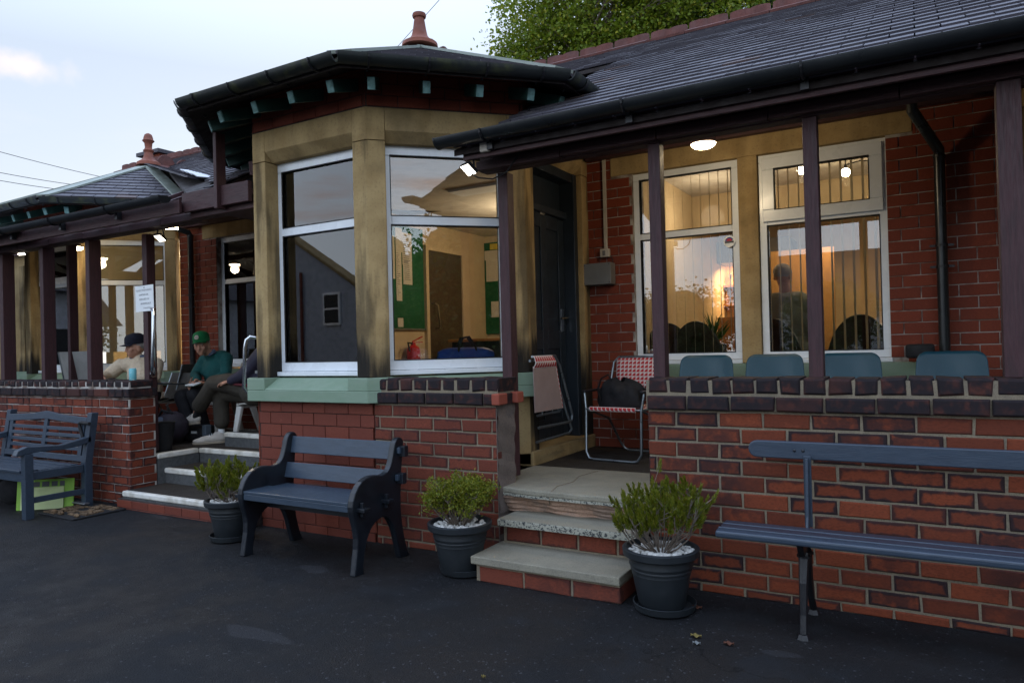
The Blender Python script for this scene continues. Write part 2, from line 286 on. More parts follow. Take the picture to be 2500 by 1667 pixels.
M=dict(
 asphalt=asphaltmat('asphalt',(.0062,.0068,.0080),(.0050,.0028,.0010)),
 deck=asphaltmat('deck_asphalt',(.024,.020,.017),(.012,.009,.005)),
 brick_old=brickmat('brick_old',(.115,.025,.010),(.20,.043,.015),soot=.42,edge_amt=.95,edge_w=.020),
 brick_cop=brickmat('brick_coping',(.050,.017,.013),(.085,.024,.015),soot=1.15,edge_amt=1,edge_w=.02),
 brick_mid=brickmat('brick_mid',(.115,.027,.015),(.165,.038,.019),soot=.22,edge_amt=.6,edge_w=.012),
 brick_left=brickmat('brick_left',(.125,.027,.013),(.185,.040,.018),soot=.40,edge_amt=.8,edge_w=.014),
 brick_fine=brickmat('brick_fine',(.135,.031,.018),(.170,.039,.021),soot=.0,edge_amt=.12,edge_w=.004,rough=.65),
 brick_wall=brickmat('brick_wall',(.155,.030,.014),(.20,.040,.018),soot=.05,edge_amt=.2,edge_w=.005,rough=.75),
 mortar=mat('mortar',(.21,.17,.115),.95,col2=(.13,.11,.085),ns=14,bs=90,bst=.5,fine=160),
 mortar_dark=mat('mortar_dark',(.05,.035,.03),.95,bs=90), mortar_pale=mat('mortar_pale',(.40,.37,.33),.95,col2=(.12,.08,.06),ns=9,bs=90,amt=.9),
 render=mat('plaster_render',(.15,.118,.10),.95,col2=(.11,.085,.075),ns=5,bs=30,bst=.8,fine=120),
 stone=stonemat('stone',.12), stone_sooty=stonemat('stone_sooty',1.0),
 green=mat('green_paint',(.19,.26,.185),.55,col2=(0.1520,0.2327,0.1520),ns=5,bs=45,bst=.35,stretch=(1,1,2)),
 upvc=mat('upvc',(.72,.75,.77),.28,spec=.5,col2=(.58,.60,.61),ns=3,amt=.35), gasket=mat('gasket',(.012,.012,.013),.6),
 glass=glassmat(),
 maroon=mat('maroon_wood',(.050,.018,.020),.62,col2=(.030,.012,.013),ns=14,stretch=(6,6,.5),amt=.7,bs=40,bst=.45),
 maroon_x=mat('maroon_board',(.050,.018,.019),.62,col2=(.030,.012,.013),ns=14,stretch=(.5,6,6),amt=.7,bs=40,bst=.45),
 soffit=mat('soffit_boards',(.016,.010,.009),.8), dgreen=mat('dark_green_wood',(.018,.060,.050),.5,col2=(.010,.030,.026),ns=8),
 lgreen=mat('rafter_end_paint',(.17,.32,.31),.6,col2=(.07,.15,.14),ns=20,amt=.8),
 gutter=mat('black_gutter',(0.0108,0.0126,0.0144),.32,spec=.5,col2=(0.0180,0.0198,0.0204),ns=4,amt=.6), iron=mat('black_iron',(.010,.010,.012),.4,bs=60,bst=.3),
 moss_gutter=mat('mossy_gutter',(.012,.015,.014),.5,col2=(.05,.055,.02),ns=7,amt=.7,lohi=(.52,.68),bs=60),
 slate=None, lead=mat('lead_hip',(.26,.29,.25),.6,col2=(.17,.19,.16),ns=6,bs=20), foil=mat('foil_flashing',(.5,.52,.56),.35,metal=.6,bs=25,bst=1),
 ridge=mat('ridge_tile',(.13,.050,.042),.85,col2=(.06,.030,.028),ns=5,bs=60,fine=90), terra=mat('terracotta',(.20,.062,.036),.75,col2=(.10,.035,.026),ns=7,bs=50),
 conc=mat('step_concrete',(.235,.215,.160),.9,col2=(.17,.155,.12),ns=5,bs=80,bst=.4,fine=140), conc_dark=mat('rough_concrete',(.085,.088,.088),.95,col2=(.04,.042,.042),ns=30,bs=120,bst=1,fine=200),
 terrazzo=None, nose=mat('nosing_paint',(.62,.60,.54),.7,col2=(.30,.27,.20),ns=9,amt=.55,bs=40,bst=.5),
 slateblue=mat('blue_grey_paint',(0.0259,0.0403,0.0605),.42,spec=.5,col2=(0.0158,0.0259,0.0403),ns=9,stretch=(1,5,5),amt=.5,bs=30,bst=.18),
 slateblue2=mat('blue_grey_paint_b',(0.0336,0.0490,0.0714),.42,spec=.5,col2=(0.0252,0.0364,0.0546),ns=9,stretch=(1,5,5),amt=.5,bs=30,bst=.18),
 navybench=mat('navy_bench_paint',(.0055,.0075,.011),.38,spec=.5,col2=(.010,.014,.020),ns=6,amt=.6,bs=30,bst=.15),
 navyslat=mat('navy_slat_paint',(0.0300,0.0465,0.0690),.42,spec=.5,col2=(0.0195,0.0315,0.0480),ns=9,stretch=(1,5,5),amt=.5,bs=30,bst=.15),
 purpleseat=mat('worn_seat_paint',(.030,.028,.040),.5,col2=(.040,.048,.068),ns=7,stretch=(1,5,5),bs=30),
 pot=mat('plant_pot',(0.0132,0.0168,0.0198),.5,col2=(0.0192,0.0228,0.0252),ns=5), soil=mat('soil',(.03,.02,.012),1,bs=50),
 pebble=mat('white_pebble',(.60,.59,.55),.6,col2=(.38,.36,.33),ns=25,bs=60), twig=mat('twig',(.15,.12,.095),.85,col2=(.08,.055,.04),ns=20),
 chrome=mat('chrome',(.55,.57,.6),.18,metal=1,col2=(.5,.5,.52),amt=.3), alu=mat('aluminium_tube',(.30,.34,.36),.32,metal=.9,col2=(.2,.22,.24),ns=12), teal=mat('teal_plastic',(.008,.055,.085),.38,col2=(0.0075,0.0495,0.0750),ns=4,bs=200,bst=.08),
 whitepl=mat('white_plastic',(.55,.54,.50),.4,col2=(.40,.38,.34),ns=5), greybox=mat('grey_enclosure',(.16,.16,.155),.5), cable=mat('cable',(.01,.01,.011),.5), white_trunk=mat('white_trunking',(.50,.45,.38),.5),
 door=mat('navy_door_paint',(.016,.024,.034),.42,col2=(.010,.014,.020),ns=5,bs=20), wallcream=mat('cream_wall',(.52,.40,.24),.85,col2=(.46,.34,.20)), ceil=mat('ceiling',(.55,.50,.42),.9), floor_in=mat('carpet',(.08,.03,.03),.95,bs=60),
 wood=mat('bar_wood',(.26,.11,.03),.4,col2=(.14,.055,.015),ns=5,stretch=(1,1,5)), greenboard=mat('green_baize',(.008,.085,.030),.9,bs=100), paper=mat('paper',(.55,.50,.40),.8,col2=(.5,.44,.34)), white_paper=mat('white_paper',(.78,.80,.80),.6,col2=(.7,.72,.72)),
 ink=mat('ink',(.10,.10,.11),.8), red=mat('red_enamel',(.45,.010,.012),.3), blue=mat('blue_nylon',(.012,.055,.26),.6,bs=60), black=mat('black_cloth',(.008,.008,.010),.85,col2=(.016,.016,.018),bs=25,bst=.7), blind=None, pencil=mat('pencil_grey',(.42,.43,.45),.9),
 yellow=mat('yellow_card',(.55,.42,.03),.7), bulb=emat('lit_bulb',(1,.82,.55),14), lampw=emat('lit_lamp',(1,.80,.52),20), lampc=emat('lit_flood',(1,.90,.74),9), bottle_g=mat('green_bottle',(.01,.05,.02),.1,spec=.8), bottle_b=mat('blue_bottle',(.02,.05,.2),.1,spec=.8), silver=mat('silver_cup',(.6,.6,.6),.2,metal=1),
 lime=mat('lime_plastic',(.22,.42,.045),.45), limepale=mat('pale_lime',(.50,.58,.28),.6), coir=mat('coir_mat',(.15,.095,.050),1,col2=(.05,.03,.016),ns=25,bs=120,bst=1,amt=.8), rubber=mat('black_rubber',(.009,.009,.010),.75,bs=60,bst=.5),
 cyan=mat('can_print',(.16,.46,.50),.35,col2=(.55,.62,.62),ns=45,lohi=(.6,.65),amt=.8), grey_rendered=mat('grey_render',(.42,.43,.46),.9,bs=20), whitewall=mat('white_wall',(.6,.6,.58),.8), redroof=mat('dark_roof',(.045,.040,.045),.8),
 skin=mat('skin',(.44,.235,.155),.55,col2=(.34,.15,.095),ns=14,bs=90,bst=.3), hair=mat('grey_hair',(.30,.28,.26),.8,bs=200,bst=.8,stretch=(4,4,1)), knit=mat('cream_knit',(.66,.54,.39),.95,col2=(.54,.42,.29),ns=30,bs=0), jumper=mat('teal_jumper',(.010,.085,.082),.9,col2=(.007,.055,.055),ns=8,bs=40,bst=.4), capgreen=mat('green_cap',(.005,.15,.045),.75,bs=160), capnavy=mat('navy_cap',(.008,.010,.022),.8,bs=160), trousb=mat('black_trousers',(.010,.010,.013),.85,bs=14,bst=.7), trousbr=mat('brown_trousers',(.045,.038,.028),.9,col2=(.030,.025,.019),ns=6,bs=12,bst=.8), navyj=mat('navy_jacket',(.020,.018,.036),.75,bs=14,bst=.7), shoe=mat('white_trainer',(.50,.46,.40),.6,col2=(.38,.34,.29),ns=20), sole=mat('trainer_sole',(.33,.28,.21),.8), sock=mat('dark_sock',(.012,.012,.014),.9), check=mat('checked_shirt',(.06,.09,.16),.8,col2=(.25,.28,.33),ns=60), greyshirt=mat('grey_shirt',(.20,.20,.17),.9,bs=14,bst=.5), mesh_grey=mat('grey_sling',(.24,.235,.22),.8,bs=200), dsling=mat('dark_sling',(.085,.082,.078),.8,bs=200), beige=mat('khaki_trousers',(.30,.25,.15),.9,bs=14), eye=mat('eye',(.02,.015,.012),.2), hose=mat('putter_shaft',(.20,.21,.23),.35,metal=.8))
def slatemat():
    m,t,b=nodes('slate'); a=t.nodes.new('ShaderNodeVertexColor'); a.layer_name='rnd'; s=t.nodes.new('ShaderNodeSeparateColor'); t.links.new(a.outputs[0],s.inputs[0])
    x=mixc(t,s.outputs[0],(.048,.044,.054),(.070,.064,.077)); x=mixc(t,mth(t,'MULTIPLY',ramp(t,noise(t,7,4),.55,.75),.5),x,(.12,.115,.12)); x=mixc(t,ramp(t,s.outputs[1],.975,.985),x,(.08,.055,.052))
    t.links.new(x,b.inputs['Base Color']); b.inputs['Roughness'].default_value=.62; b.inputs['Specular IOR Level'].default_value=.35; bump(t,b,noise(t,45,3),.25,.004); return m
M['slate']=slatemat()
def terrazzomat():
    m,t,b=nodes('speckled_concrete'); n=noise(t,70,2,rough=.8); x=mixc(t,ramp(t,n,.50,.58),(.30,.29,.23),(.035,.038,.038)); t.links.new(x,b.inputs['Base Color']); b.inputs['Roughness'].default_value=.85; bump(t,b,n,.5,.004); return m
M['terrazzo']=terrazzomat()
def blindmat():
    m,t,b=nodes('blind_fabric'); n=noise(t,3,3); x=mixc(t,n,(.58,.50,.34),(.48,.41,.27)); t.links.new(x,b.inputs['Base Color']); b.inputs['Roughness'].default_value=.85
    tl=t.nodes.new('ShaderNodeBsdfTranslucent'); t.links.new(x,tl.inputs[0]); mx=t.nodes.new('ShaderNodeMixShader'); mx.inputs[0].default_value=.45
    t.links.new(b.outputs[0],mx.inputs[1]); t.links.new(tl.outputs[0],mx.inputs[2]); t.links.new(mx.outputs[0],t.nodes['Material Output'].inputs[0]); return m
M['blind']=blindmat()
def checkmat():   # red quarter discs on white
    m,t,b=nodes('red_quarter_circle_print'); uv=t.nodes.new('ShaderNodeUVMap'); s=t.nodes.new('ShaderNodeSeparateXYZ'); t.links.new(uv.outputs[0],s.inputs[0])
    u=mth(t,'FRACT',s.outputs[0]); v=mth(t,'FRACT',s.outputs[1]); d=mth(t,'SQRT',mth(t,'ADD',mth(t,'POWER',mth(t,'SUBTRACT',1,u),2),mth(t,'POWER',v,2)))
    e=mth(t,'MULTIPLY',mth(t,'MULTIPLY',mth(t,'GREATER_THAN',v,.1),mth(t,'LESS_THAN',u,.92)),mth(t,'LESS_THAN',d,.93))
    t.links.new(mixc(t,e,(.62,.55,.52),(.42,.018,.020)),b.inputs['Base Color']); b.inputs['Roughness'].default_value=.8; return m
M['check_red']=checkmat()
LF_shrub=leafmat('shrub_leaf',(.085,.12,.008),(.19,.20,.012),(.26,.23,.03)); LF_tree=leafmat('tree_leaf',(.09,.15,.008),(.17,.22,.014),(.26,.26,.02)); LF_dark=leafmat('dark_tree_leaf',(.022,.055,.010),(.05,.11,.018),(.09,.15,.03))
# ---------------------------------------------------------------- brickwork and slates
def bricks(mb, F, u0,u1, z0,z1, pitch=.0859, L=.225, gap=.010, off=0, holes=(), irr=.0015, bev=.004, th=.05, pat='S', dj=.0012, zgap=None, base=None, rg=(0,1)):
    o,u,n=F; zgap=gap if zgap is None else zgap; k=0; z=z0 if base is None else base
    rnd=random.uniform
    while z<z1-1e-4:
        za,zb=max(z,z0),min(z+pitch-zgap,z1)
        if zb-za>.004:
            free=[(u0,u1)]
            for (ha,hb,hz0,hz1) in holes:
                if za+.002<hz1 and zb-.002>hz0:
                    nf=[]
                    for a,b in free:
                        if hb<=a or ha>=b: nf.append((a,b)); continue
                        if ha>a: nf.append((a,ha))
                        if hb<b: nf.append((hb,b))
                    free=nf
            for a,b in free:
                x=u0+off-((k%2)*(L+gap)/2 if pat!='H' else (k%2)*.03)-L*2
                while x<b:
                    w=L
                    if pat=='H': w=L
                    elif pat=='M': w=L if rnd(0,1)<.62 else L*.47
                    xa,xb=max(x,a+.001),min(x+w,b-.001); x+=w+gap
                    if xb-xa<.018: continue
                    r=rnd(*rg); col=(rnd(0,1),r,(xb-xa)/2,1)
                    j=lambda: rnd(-irr,irr)
                    d0=rnd(-dj,dj); P=lambda a_,d_,z_: o+u*a_-n*d_+Vector((0,0,z_))
                    c=[(xa+j(),za+j()),(xb+j(),za+j()),(xb+j(),zb+j()),(xa+j(),zb+j())]
                    vs=[P(p,th,q) for p,q in c]+[P(p,bev+d0,q) for p,q in c]
                    ins=[(1,1),(-1,1),(-1,-1),(1,-1)]
                    vs+=[P(p+i*bev,d0,q+jj*bev) for (p,q),(i,jj) in zip(c,ins)]
                    fs=[(8,9,10,11)]+[(4+i,4+(i+1)%4,8+(i+1)%4,8+i) for i in range(4)]+[(i,(i+1)%4,4+(i+1)%4,4+i) for i in range(4)]
                    hx,hz=(xb-xa)/2,.0375; cu=[(-hx,-hz),(hx,-hz),(hx,hz),(-hx,hz)]
                    uv=[cu]+[[cu[i],cu[(i+1)%4]]*2 for i in range(4)]+[[cu[i],cu[(i+1)%4]]*2 for i in range(4)]
                    mb.add(vs,fs,uv,col)
        z+=pitch; k+=1
    return mb
def slates(mb, O, U, V, wfun, Sl, gauge=.19, w=.28, stag=True):
    O=Vector(O); U=Vector(U).normalized(); V=Vector(V).normalized(); Nn=U.cross(V)
    k=0; s=0
    while s<Sl-.02:
        s2=min(s+gauge*1.12,Sl); a0,b0=wfun(s); a1,b1=wfun(min(s+gauge,Sl)); x=math.floor(min(a0,a1)/w)*w-(w/2 if k%2 else 0)
        while x<max(b0,b1):
            g=.004; xa,xb=x+g,x+w-g; lift=random.uniform(0,.004)
            c0=(max(xa,a0),min(xb,b0)); c1=(max(xa,a1),min(xb,b1))
            if c0[1]-c0[0]>.01:
                if c1[1]<c1[0]: c1=((c0[0]+c0[1])/2,)*2
                j=random.uniform(-.006,.006)
                P=lambda a,ss,h: O+U*a+V*ss+Nn*h
                mb.hexa([P(c0[0],s+j,.004),P(c0[1],s+j,.004),P(c1[1],s2,-.004),P(c1[0],s2,-.004),P(c0[0],s+j,.018+lift),P(c0[1],s+j,.018+lift),P(c1[1],s2,.006),P(c1[0],s2,.006)],(random.random(),random.random(),0,1))
            x+=w
        s+=gauge; k+=1
    return mb
def gutter(mb, a, b, r=.06, n=10):     # half-round gutter from a to b (top edge level at z)
    a=Vector(a); b=Vector(b); d=(b-a).normalized(); x=d.cross(Vector((0,0,1))).normalized()
    pr=[(math.cos(t)*r,math.sin(t)*r) for t in [math.pi+math.pi*i/n for i in range(n+1)]]; pr2=[(p[0]*.9,p[1]*.9+.001) for p in pr][::-1]
    prof=pr+pr2
    return mb.prism([a+x*p+Vector((0,0,q)) for p,q in prof], b-a)
# ---------------------------------------------------------------- ground
g=MB(); NG=60
g.add([(-90,-60,0),(90,-60,0),(90,120,0),(-90,120,0)],[(0,1,2,3)])
o=g.build('ground',M['asphalt']); tag(o,kind='structure')
# ---------------------------------------------------------------- the pavilion
PAV=empty('pavilion',(-4,6,0),0,'long red brick bowls pavilion with octagonal stone-framed bays, slate roofs and a maroon timber verandah','building')
def window(F,u0,u1,z0,z1,dep,trans=None,fw_=.065,tw=.07,vent=False,m='upvc',sill=True,name='window'):
    fb=MB(); d0,d1=dep,dep+.06
    def ring(a,b,c,d,w,e0,e1):
        fb.fbox(F,a,b,e0,e1,c,c+w); fb.fbox(F,a,b,e0,e1,d-w,d); fb.fbox(F,a,a+w,e0,e1,c+w,d-w); fb.fbox(F,b-w,b,e0,e1,c+w,d-w)
    gb=MB(); pb=[]
    def pane(a,b,c,d):
        gk=.007
        for q in ((a-gk,b+gk,c-gk,c),(a-gk,b+gk,d,d+gk),(a-gk,a,c,d),(b,b+gk,c,d)): gb.fbox(F,q[0],q[1],dep-.0025,dep+.045,q[2],q[3])
        p=MB().fbox(F,a,b,dep+.022,dep+.028,c,d); pb.append(p)
    ring(u0,u1,z0+.035 if sill else z0,z1,fw_,d0,d1)
    zz=z0+.035 if sill else z0
    if trans:
        fb.fbox(F,u0+fw_,u1-fw_,d0+.001,d1,trans-tw/2,trans+tw/2)
        pane(u0+fw_,u1-fw_,zz+fw_,trans-tw/2)
        if vent:
            a,b,c,d=u0+.03,u1-.03,trans+.012,z1-.03; ring(a,b,c,d,.095,d0-.022,d0+.04)
            p=MB().fbox(F,a+.095,b-.095,dep-.004,dep+.002,c+.095,d-.095); pb.append(p)
            for q in ((a+.088,b-.088,c+.088,c+.095),(a+.088,b-.088,d-.095,d-.088),(a+.088,a+.095,c+.095,d-.095),(b-.095,b-.088,c+.095,d-.095)): gb.fbox(F,q[0],q[1],dep-.0245,dep+.03,q[2],q[3])
        else: pane(u0+fw_,u1-fw_,trans+tw/2,z1-fw_)
    else: pane(u0+fw_,u1-fw_,zz+fw_,z1-fw_)
    if sill: fb.fbox(F,u0-.004,u1+.004,dep-.05,d1,z0,z0+.033)
    w=fb.build(name,M[m],PAV,bevel=.005)
    for p in pb: p.build('pane',M['glass'],w)
    gb.build('seal',M['gasket'],w)
    return w
def octagon(cx,cy,faces,zb0=0.,mossy=True,mullion=True,fin='short',vis=(0,1,2,3,4)):
    A=1.436; h=A*math.tan(math.pi/8)
    angs={0:-90,1:-45,2:0,3:-135,4:180}
    ze=3.26; AE=1.883; he=AE*math.tan(math.pi/8)
    fin_z=4.27
    for k in vis:
        a=math.radians(angs[k]); n=Vector((math.cos(a),math.sin(a),0)); u=Vector((-n.y,n.x,0)); c=Vector((cx,cy,0))
        o=c+n*A-u*h; F=(o,u,n); W_=2*h; kind=faces.get(k)
        S0,S1=.14,W_-.13
        # brick frieze and stone lintel
        b=MB(); bricks(b,F,0,W_,3.145,3.52,base=3.15,gap=.006,irr=.0006,bev=.002,pitch=.083); b.build('brickwork',M['brick_wall'],PAV)
        MB().fbox(F,-.01,W_+.01,.008,.22,3.14,3.5).build('mortar',M['mortar_dark'],PAV)
        l=MB(); P=lambda a_,d_,z_: o+u*a_-n*d_+Vector((0,0,z_))
        l.prism([P(S0-.0,0,3.14),P(S0,0,2.975),P(S0,.075,2.90),P(S0,.24,2.90),P(S0,.24,3.14)],u*(S1-S0))
        l.fbox(F,.0,S0-.002,0,.24,2.902,3.14); l.fbox(F,S1+.002,W_,0,.24,2.902,3.14)
        l.build('lintel',M['stone'],PAV,bevel=.004)
        pm=M['stone_sooty']
        zl=1.18 if kind!='door' else .47
        MB().fbox(F,0,S0,.0,.26,zl,2.898).build('jamb',pm,PAV,bevel=.006); MB().fbox(F,S1,W_,.0,.26,zl,2.898).build('jamb',pm,PAV,bevel=.006)
        if kind in('window','window_vent'):
            sb=MB(); e=.075*math.tan(math.pi/8)
            # sill: full-width block with raised end lugs and a sloping weathered middle
            sb.fbox(F,-.0-e,W_+e,-.075,.25,1.0,1.085)
            sb.fbox(F,-.0-e,.165,-.075,.25,1.085,1.18); sb.fbox(F,W_-.155,W_+e,-.075,.25,1.085,1.18)
            P2=lambda d_,z_: P(.165,d_,z_)
            sb.prism([P2(-.075,1.085),P2(.25,1.085),P2(.25,1.185),P2(.06,1.175),P2(-.072,1.095)],u*(W_-.32))
            sb.build('sill',M['green'],PAV,bevel=.006)
            w=window(F,S0-.03,S1+.03,1.19,2.905,.13,trans=2.345,fw_=.078,tw=.075,vent=(kind=='window_vent'))
            if k==0 and not zb0:
                b=MB(); bricks(b,F,.015,W_+.02,0,.995,base=-.03,gap=.006,irr=.0008,bev=.0015,pitch=.0945,L=.229); b.build('brickwork',M['brick_fine'],PAV)
                MB().fbox(F,.02,W_-.01,.012,.25,0,1.0).build('mortar',M['mortar_dark'],PAV)
            elif k==1 and not zb0:
                MB().fbox(F,0,W_*.80,.01,.25,0.,1.0).build('wall',M['brick_wall'] if 0 else M['mortar_dark'],PAV)
                MB().fbox(F,W_-.15,W_,0,.26,.56,1.0).build('pier',M['stone'],PAV,bevel=.006)
                MB().fbox(F,W_-.40,W_-.16,.004,.2,.40,1.0).build('brickwork',M['stone'],PAV)
            else:
                b=MB(); bricks(b,F,.015,W_-.01,.46,.995,base=.46,gap=.006,irr=.0008,bev=.0015); b.build('brickwork',M['brick_wall'],PAV)
                MB().fbox(F,.0,W_,.012,.25,.0,1.0).build('mortar',M['mortar_dark'],PAV)
        elif kind=='door':
            MB().fbox(F,0,W_,-.02,.30,.46,.575).build('threshold',M['stone'],PAV,bevel=.012)
            fr_=MB(); fr_.fbox(F,S0,S0+.06,.12,.24,.576,2.9); fr_.fbox(F,S1-.07,S1,.05,.24,.576,2.9); fr_.fbox(F,S0+.06,S1-.07,.06,.24,2.82,2.9); fr_.fbox(F,S0+.06,S1-.07,.12,.20,2.50,2.56)
            fr_.build('door_frame',M['door'],PAV,bevel=.006)
            d=MB(); a0,a1=S0+.065,S1-.075; d.fbox(F,a0,a1,.17,.20,.60,2.49)
            for q in ((a0,a0+.11,.60,2.49),(a1-.11,a1,.60,2.49),((a0+a1)/2-.05,(a0+a1)/2+.05,.60,2.49)): d.fbox(F,q[0],q[1],.155,.17,q[2],q[3])
            for z_ in (.60,1.35,2.38): d.fbox(F,a0+.11,(a0+a1)/2-.05,.1555,.1702,z_,z_+.16); d.fbox(F,(a0+a1)/2+.05,a1-.11,.1555,.1702,z_,z_+.16)
            dd=d.build('door',M['door'],PAV,bevel=.005)
            hn=MB(); hn.fbox(F,a1-.09,a1-.05,.148,.155,1.50,1.70); hn.tube([P(a1-.07,.15,1.62),P(a1-.07,.10,1.62),P(a1-.20,.10,1.615)],.010,8); hn.build('handle',M['chrome'],dd,smooth=True)
            MB().fbox(F,S0+.06,S1-.07,.19,.215,2.56,2.82).build('overpanel',M['door'],PAV)
        else:
            b=MB(); bricks(b,F,0.01,W_-.01,.46,3.1,gap=.006,irr=.0008,bev=.002); b.build('brickwork',M['brick_wall'],PAV); MB().fbox(F,0,W_,.012,.25,0,3.14).build('mortar',M['mortar_dark'],PAV)
        # eaves: soffit boards, rafter ends, gutter
        oe=c+n*AE-u*he
        sf=MB(); sf.hexa([c+n*(A-.1)-u*(A-.1)*.4142+Vector((0,0,3.46)),c+n*(A-.1)+u*(A-.1)*.4142+Vector((0,0,3.46)),c+n*(AE+.0)+u*he+Vector((0,0,3.235)),c+n*(AE+.0)-u*he+Vector((0,0,3.235)),
                          c+n*(A-.1)-u*(A-.1)*.4142+Vector((0,0,3.50)),c+n*(A-.1)+u*(A-.1)*.4142+Vector((0,0,3.50)),c+n*(AE+.0)+u*he+Vector((0,0,3.26)),c+n*(AE+.0)-u*he+Vector((0,0,3.26))])
        sf.build('soffit',M['soffit'],PAV)
        for i in range(4):
            t=-he+2*he*(i+.5)/4; s_=1-.0
            a_=c+n*(A-.05)+u*t*.86+Vector((0,0,3.325)); b_=c+n*(AE-.135)+u*t*.97+Vector((0,0,3.195))
            ra=MB().bar(a_,b_,.055,.085).build('rafter',M['dgreen'],PAV,bevel=.003)
            e_=(b_-a_).normalized(); MB().bar(b_+e_*.0005,b_+e_*.008,.051,.081).build('rafter_end',M['lgreen'],ra)
        gm=M['moss_gutter'] if mossy else M['gutter']
        e2=AE+.035; h2=e2*math.tan(math.pi/8)
        gu=MB(); gutter(gu,c+n*e2-u*h2+Vector((0,0,3.31)),c+n*e2+u*h2+Vector((0,0,3.31)),.062); go=gu.build('gutter',gm,PAV,smooth=True)
        for i in range(4):
            br=MB(); t=-h2+2*h2*(i+.4)/4+.04; q=c+n*e2+u*t+Vector((0,0,3.31)); br.tube([q+n*(.068*math.cos(w))+Vector((0,0,.068*math.sin(w))) for w in [-x*math.pi/8-math.radians(2) for x in range(9)]]+[q-n*.14+Vector((0,0,-.05))],.008,6); br.build('bracket',M['iron'],go)
        # slates
        top=4.20; slope=math.hypot(AE,top-3.325); V=(Vector((cx,cy,top))-(c+n*AE+Vector((0,0,3.325)))).normalized()
        sm=MB(); slates(sm,c+n*AE+Vector((0,0,3.325)),u,V,lambda s,H=he,Sl=slope:(-H*(1-s/Sl),H*(1-s/Sl)),slope-.05,gauge=.17,w=.24); sm.build('slates',M['slate'],PAV)
        MB().hexa([c+n*(AE-.02)-u*he+Vector((0,0,3.295)),c+n*(AE-.02)+u*he+Vector((0,0,3.295)),Vector((cx,cy,top-.03)),Vector((cx,cy,top-.031)),c+n*(AE-.02)-u*he+Vector((0,0,3.315)),c+n*(AE-.02)+u*he+Vector((0,0,3.315)),Vector((cx,cy,top-.01)),Vector((cx,cy,top-.011))]).build('roof_deck',M['soffit'],PAV)
        for sg in ((1,) if k!=3 and k!=4 else (-1,)) if k else (1,-1):
            h0=c+n*AE+u*he*sg+Vector((0,0,3.34)); h1=Vector((cx,cy,top+.02))
            MB().bar(h0,h0+(h1-h0)*.93,.17,.022).build('hip',M['lead'],PAV)
    # finial on the apex and crested ridge running back
    fx=cx+.0; f=MB()
    if fin=='short': prof=[(.17,4.20),(.165,4.235),(.10,4.275),(.075,4.31),(.062,4.37),(.052,4.44),(.046,4.475),(.060,4.482),(.066,4.50),(.060,4.52),(.045,4.526),(.02,4.528)]
    else: prof=[(.17,4.20),(.16,4.245),(.095,4.29),(.07,4.33),(.058,4.40),(.072,4.415),(.075,4.43),(.060,4.445),(.048,4.47),(.055,4.54),(.085,4.575),(.07,4.59),(.062,4.63),(.05,4.665),(.02,4.685)]
    f.lathe((cx+(.03 if fin=='short' else 0),cy,0),prof,24); f.build('finial',M['terra'],PAV,smooth=True)
    yb=7.25 if fin=='short' else 7.5; cr_=MB(); x0=cy+.12; i=0; RT=.10 if fin=='short' else .15
    y=x0
    while y<yb:
        pts=[]; L_=RT*2.1
        for t in range(9): w=math.pi*t/8; pts.append((cx,y+L_/2-math.cos(w)*L_*.46,4.27+RT*math.sin(w)))
        cr_.prism([(cx-.015,y,4.22)]+[(p[0]-.015,p[1],p[2]) for p in pts]+[(cx-.015,y+L_-.01,4.22)],(.03,0,0)); y+=L_
    L2=yb-x0
    for sg in (-1,1): cr_.hexa([(cx,x0,4.25),(cx+.14*sg,x0,4.165),(cx+.14*sg,yb,4.165),(cx,yb,4.25),(cx,x0,4.27),(cx+.15*sg,x0,4.18),(cx+.15*sg,yb,4.18),(cx,yb,4.27)])
    cr_.build('ridge_tiles',M['ridge'],PAV)
    for sg in ((-1,1) if fin=='short' else (-1,)):       # slopes behind the apex, down to the valleys
        sm=MB(); Vv=Vector((-sg,0,.46)).normalized(); O=Vector((cx+sg*1.9,cy,4.20-.46*1.9))
        slates(sm,O,(0,1,0) if sg>0 else (0,-1,0),Vv,(lambda s:(0,.9+s*.9)) if sg>0 else (lambda s:(-.9-s*.9,0)),2.1,gauge=.17,w=.24) ; sm.build('slates',M['slate'],PAV)
octagon(-4.05,5.38,{0:'window',1:'window',2:'door',3:'window',4:'blank'},0,True,fin='short')
octagon(-9.9,6.5,{0:'window_vent',1:'window',3:'window'},.46,True,fin='tall',vis=(0,1,3))
octagon(2.02,6.5,{0:'window',3:'window',1:'window'},.46,False,fin='short',vis=(0,1,3))
sm=MB(); sl_=.30; Vq=Vector((-1,0,sl_)).normalized(); X0=-6.4; Zq=lambda X:4.22-sl_*(X+9.9)
yf=lambda X:6.5-(X+9.9)*.54; yr=lambda X:(Zq(X)-.66)/.525+.05
slates(sm,(X0,6.5,Zq(X0)),(0,1,0),Vq,lambda s:(yf(X0-s*.94)-6.5,max(yf(X0-s*.94),yr(X0-s*.94))-6.5),3.72,gauge=.15,w=.22); sm.build('slates',M['slate'],PAV)
pass
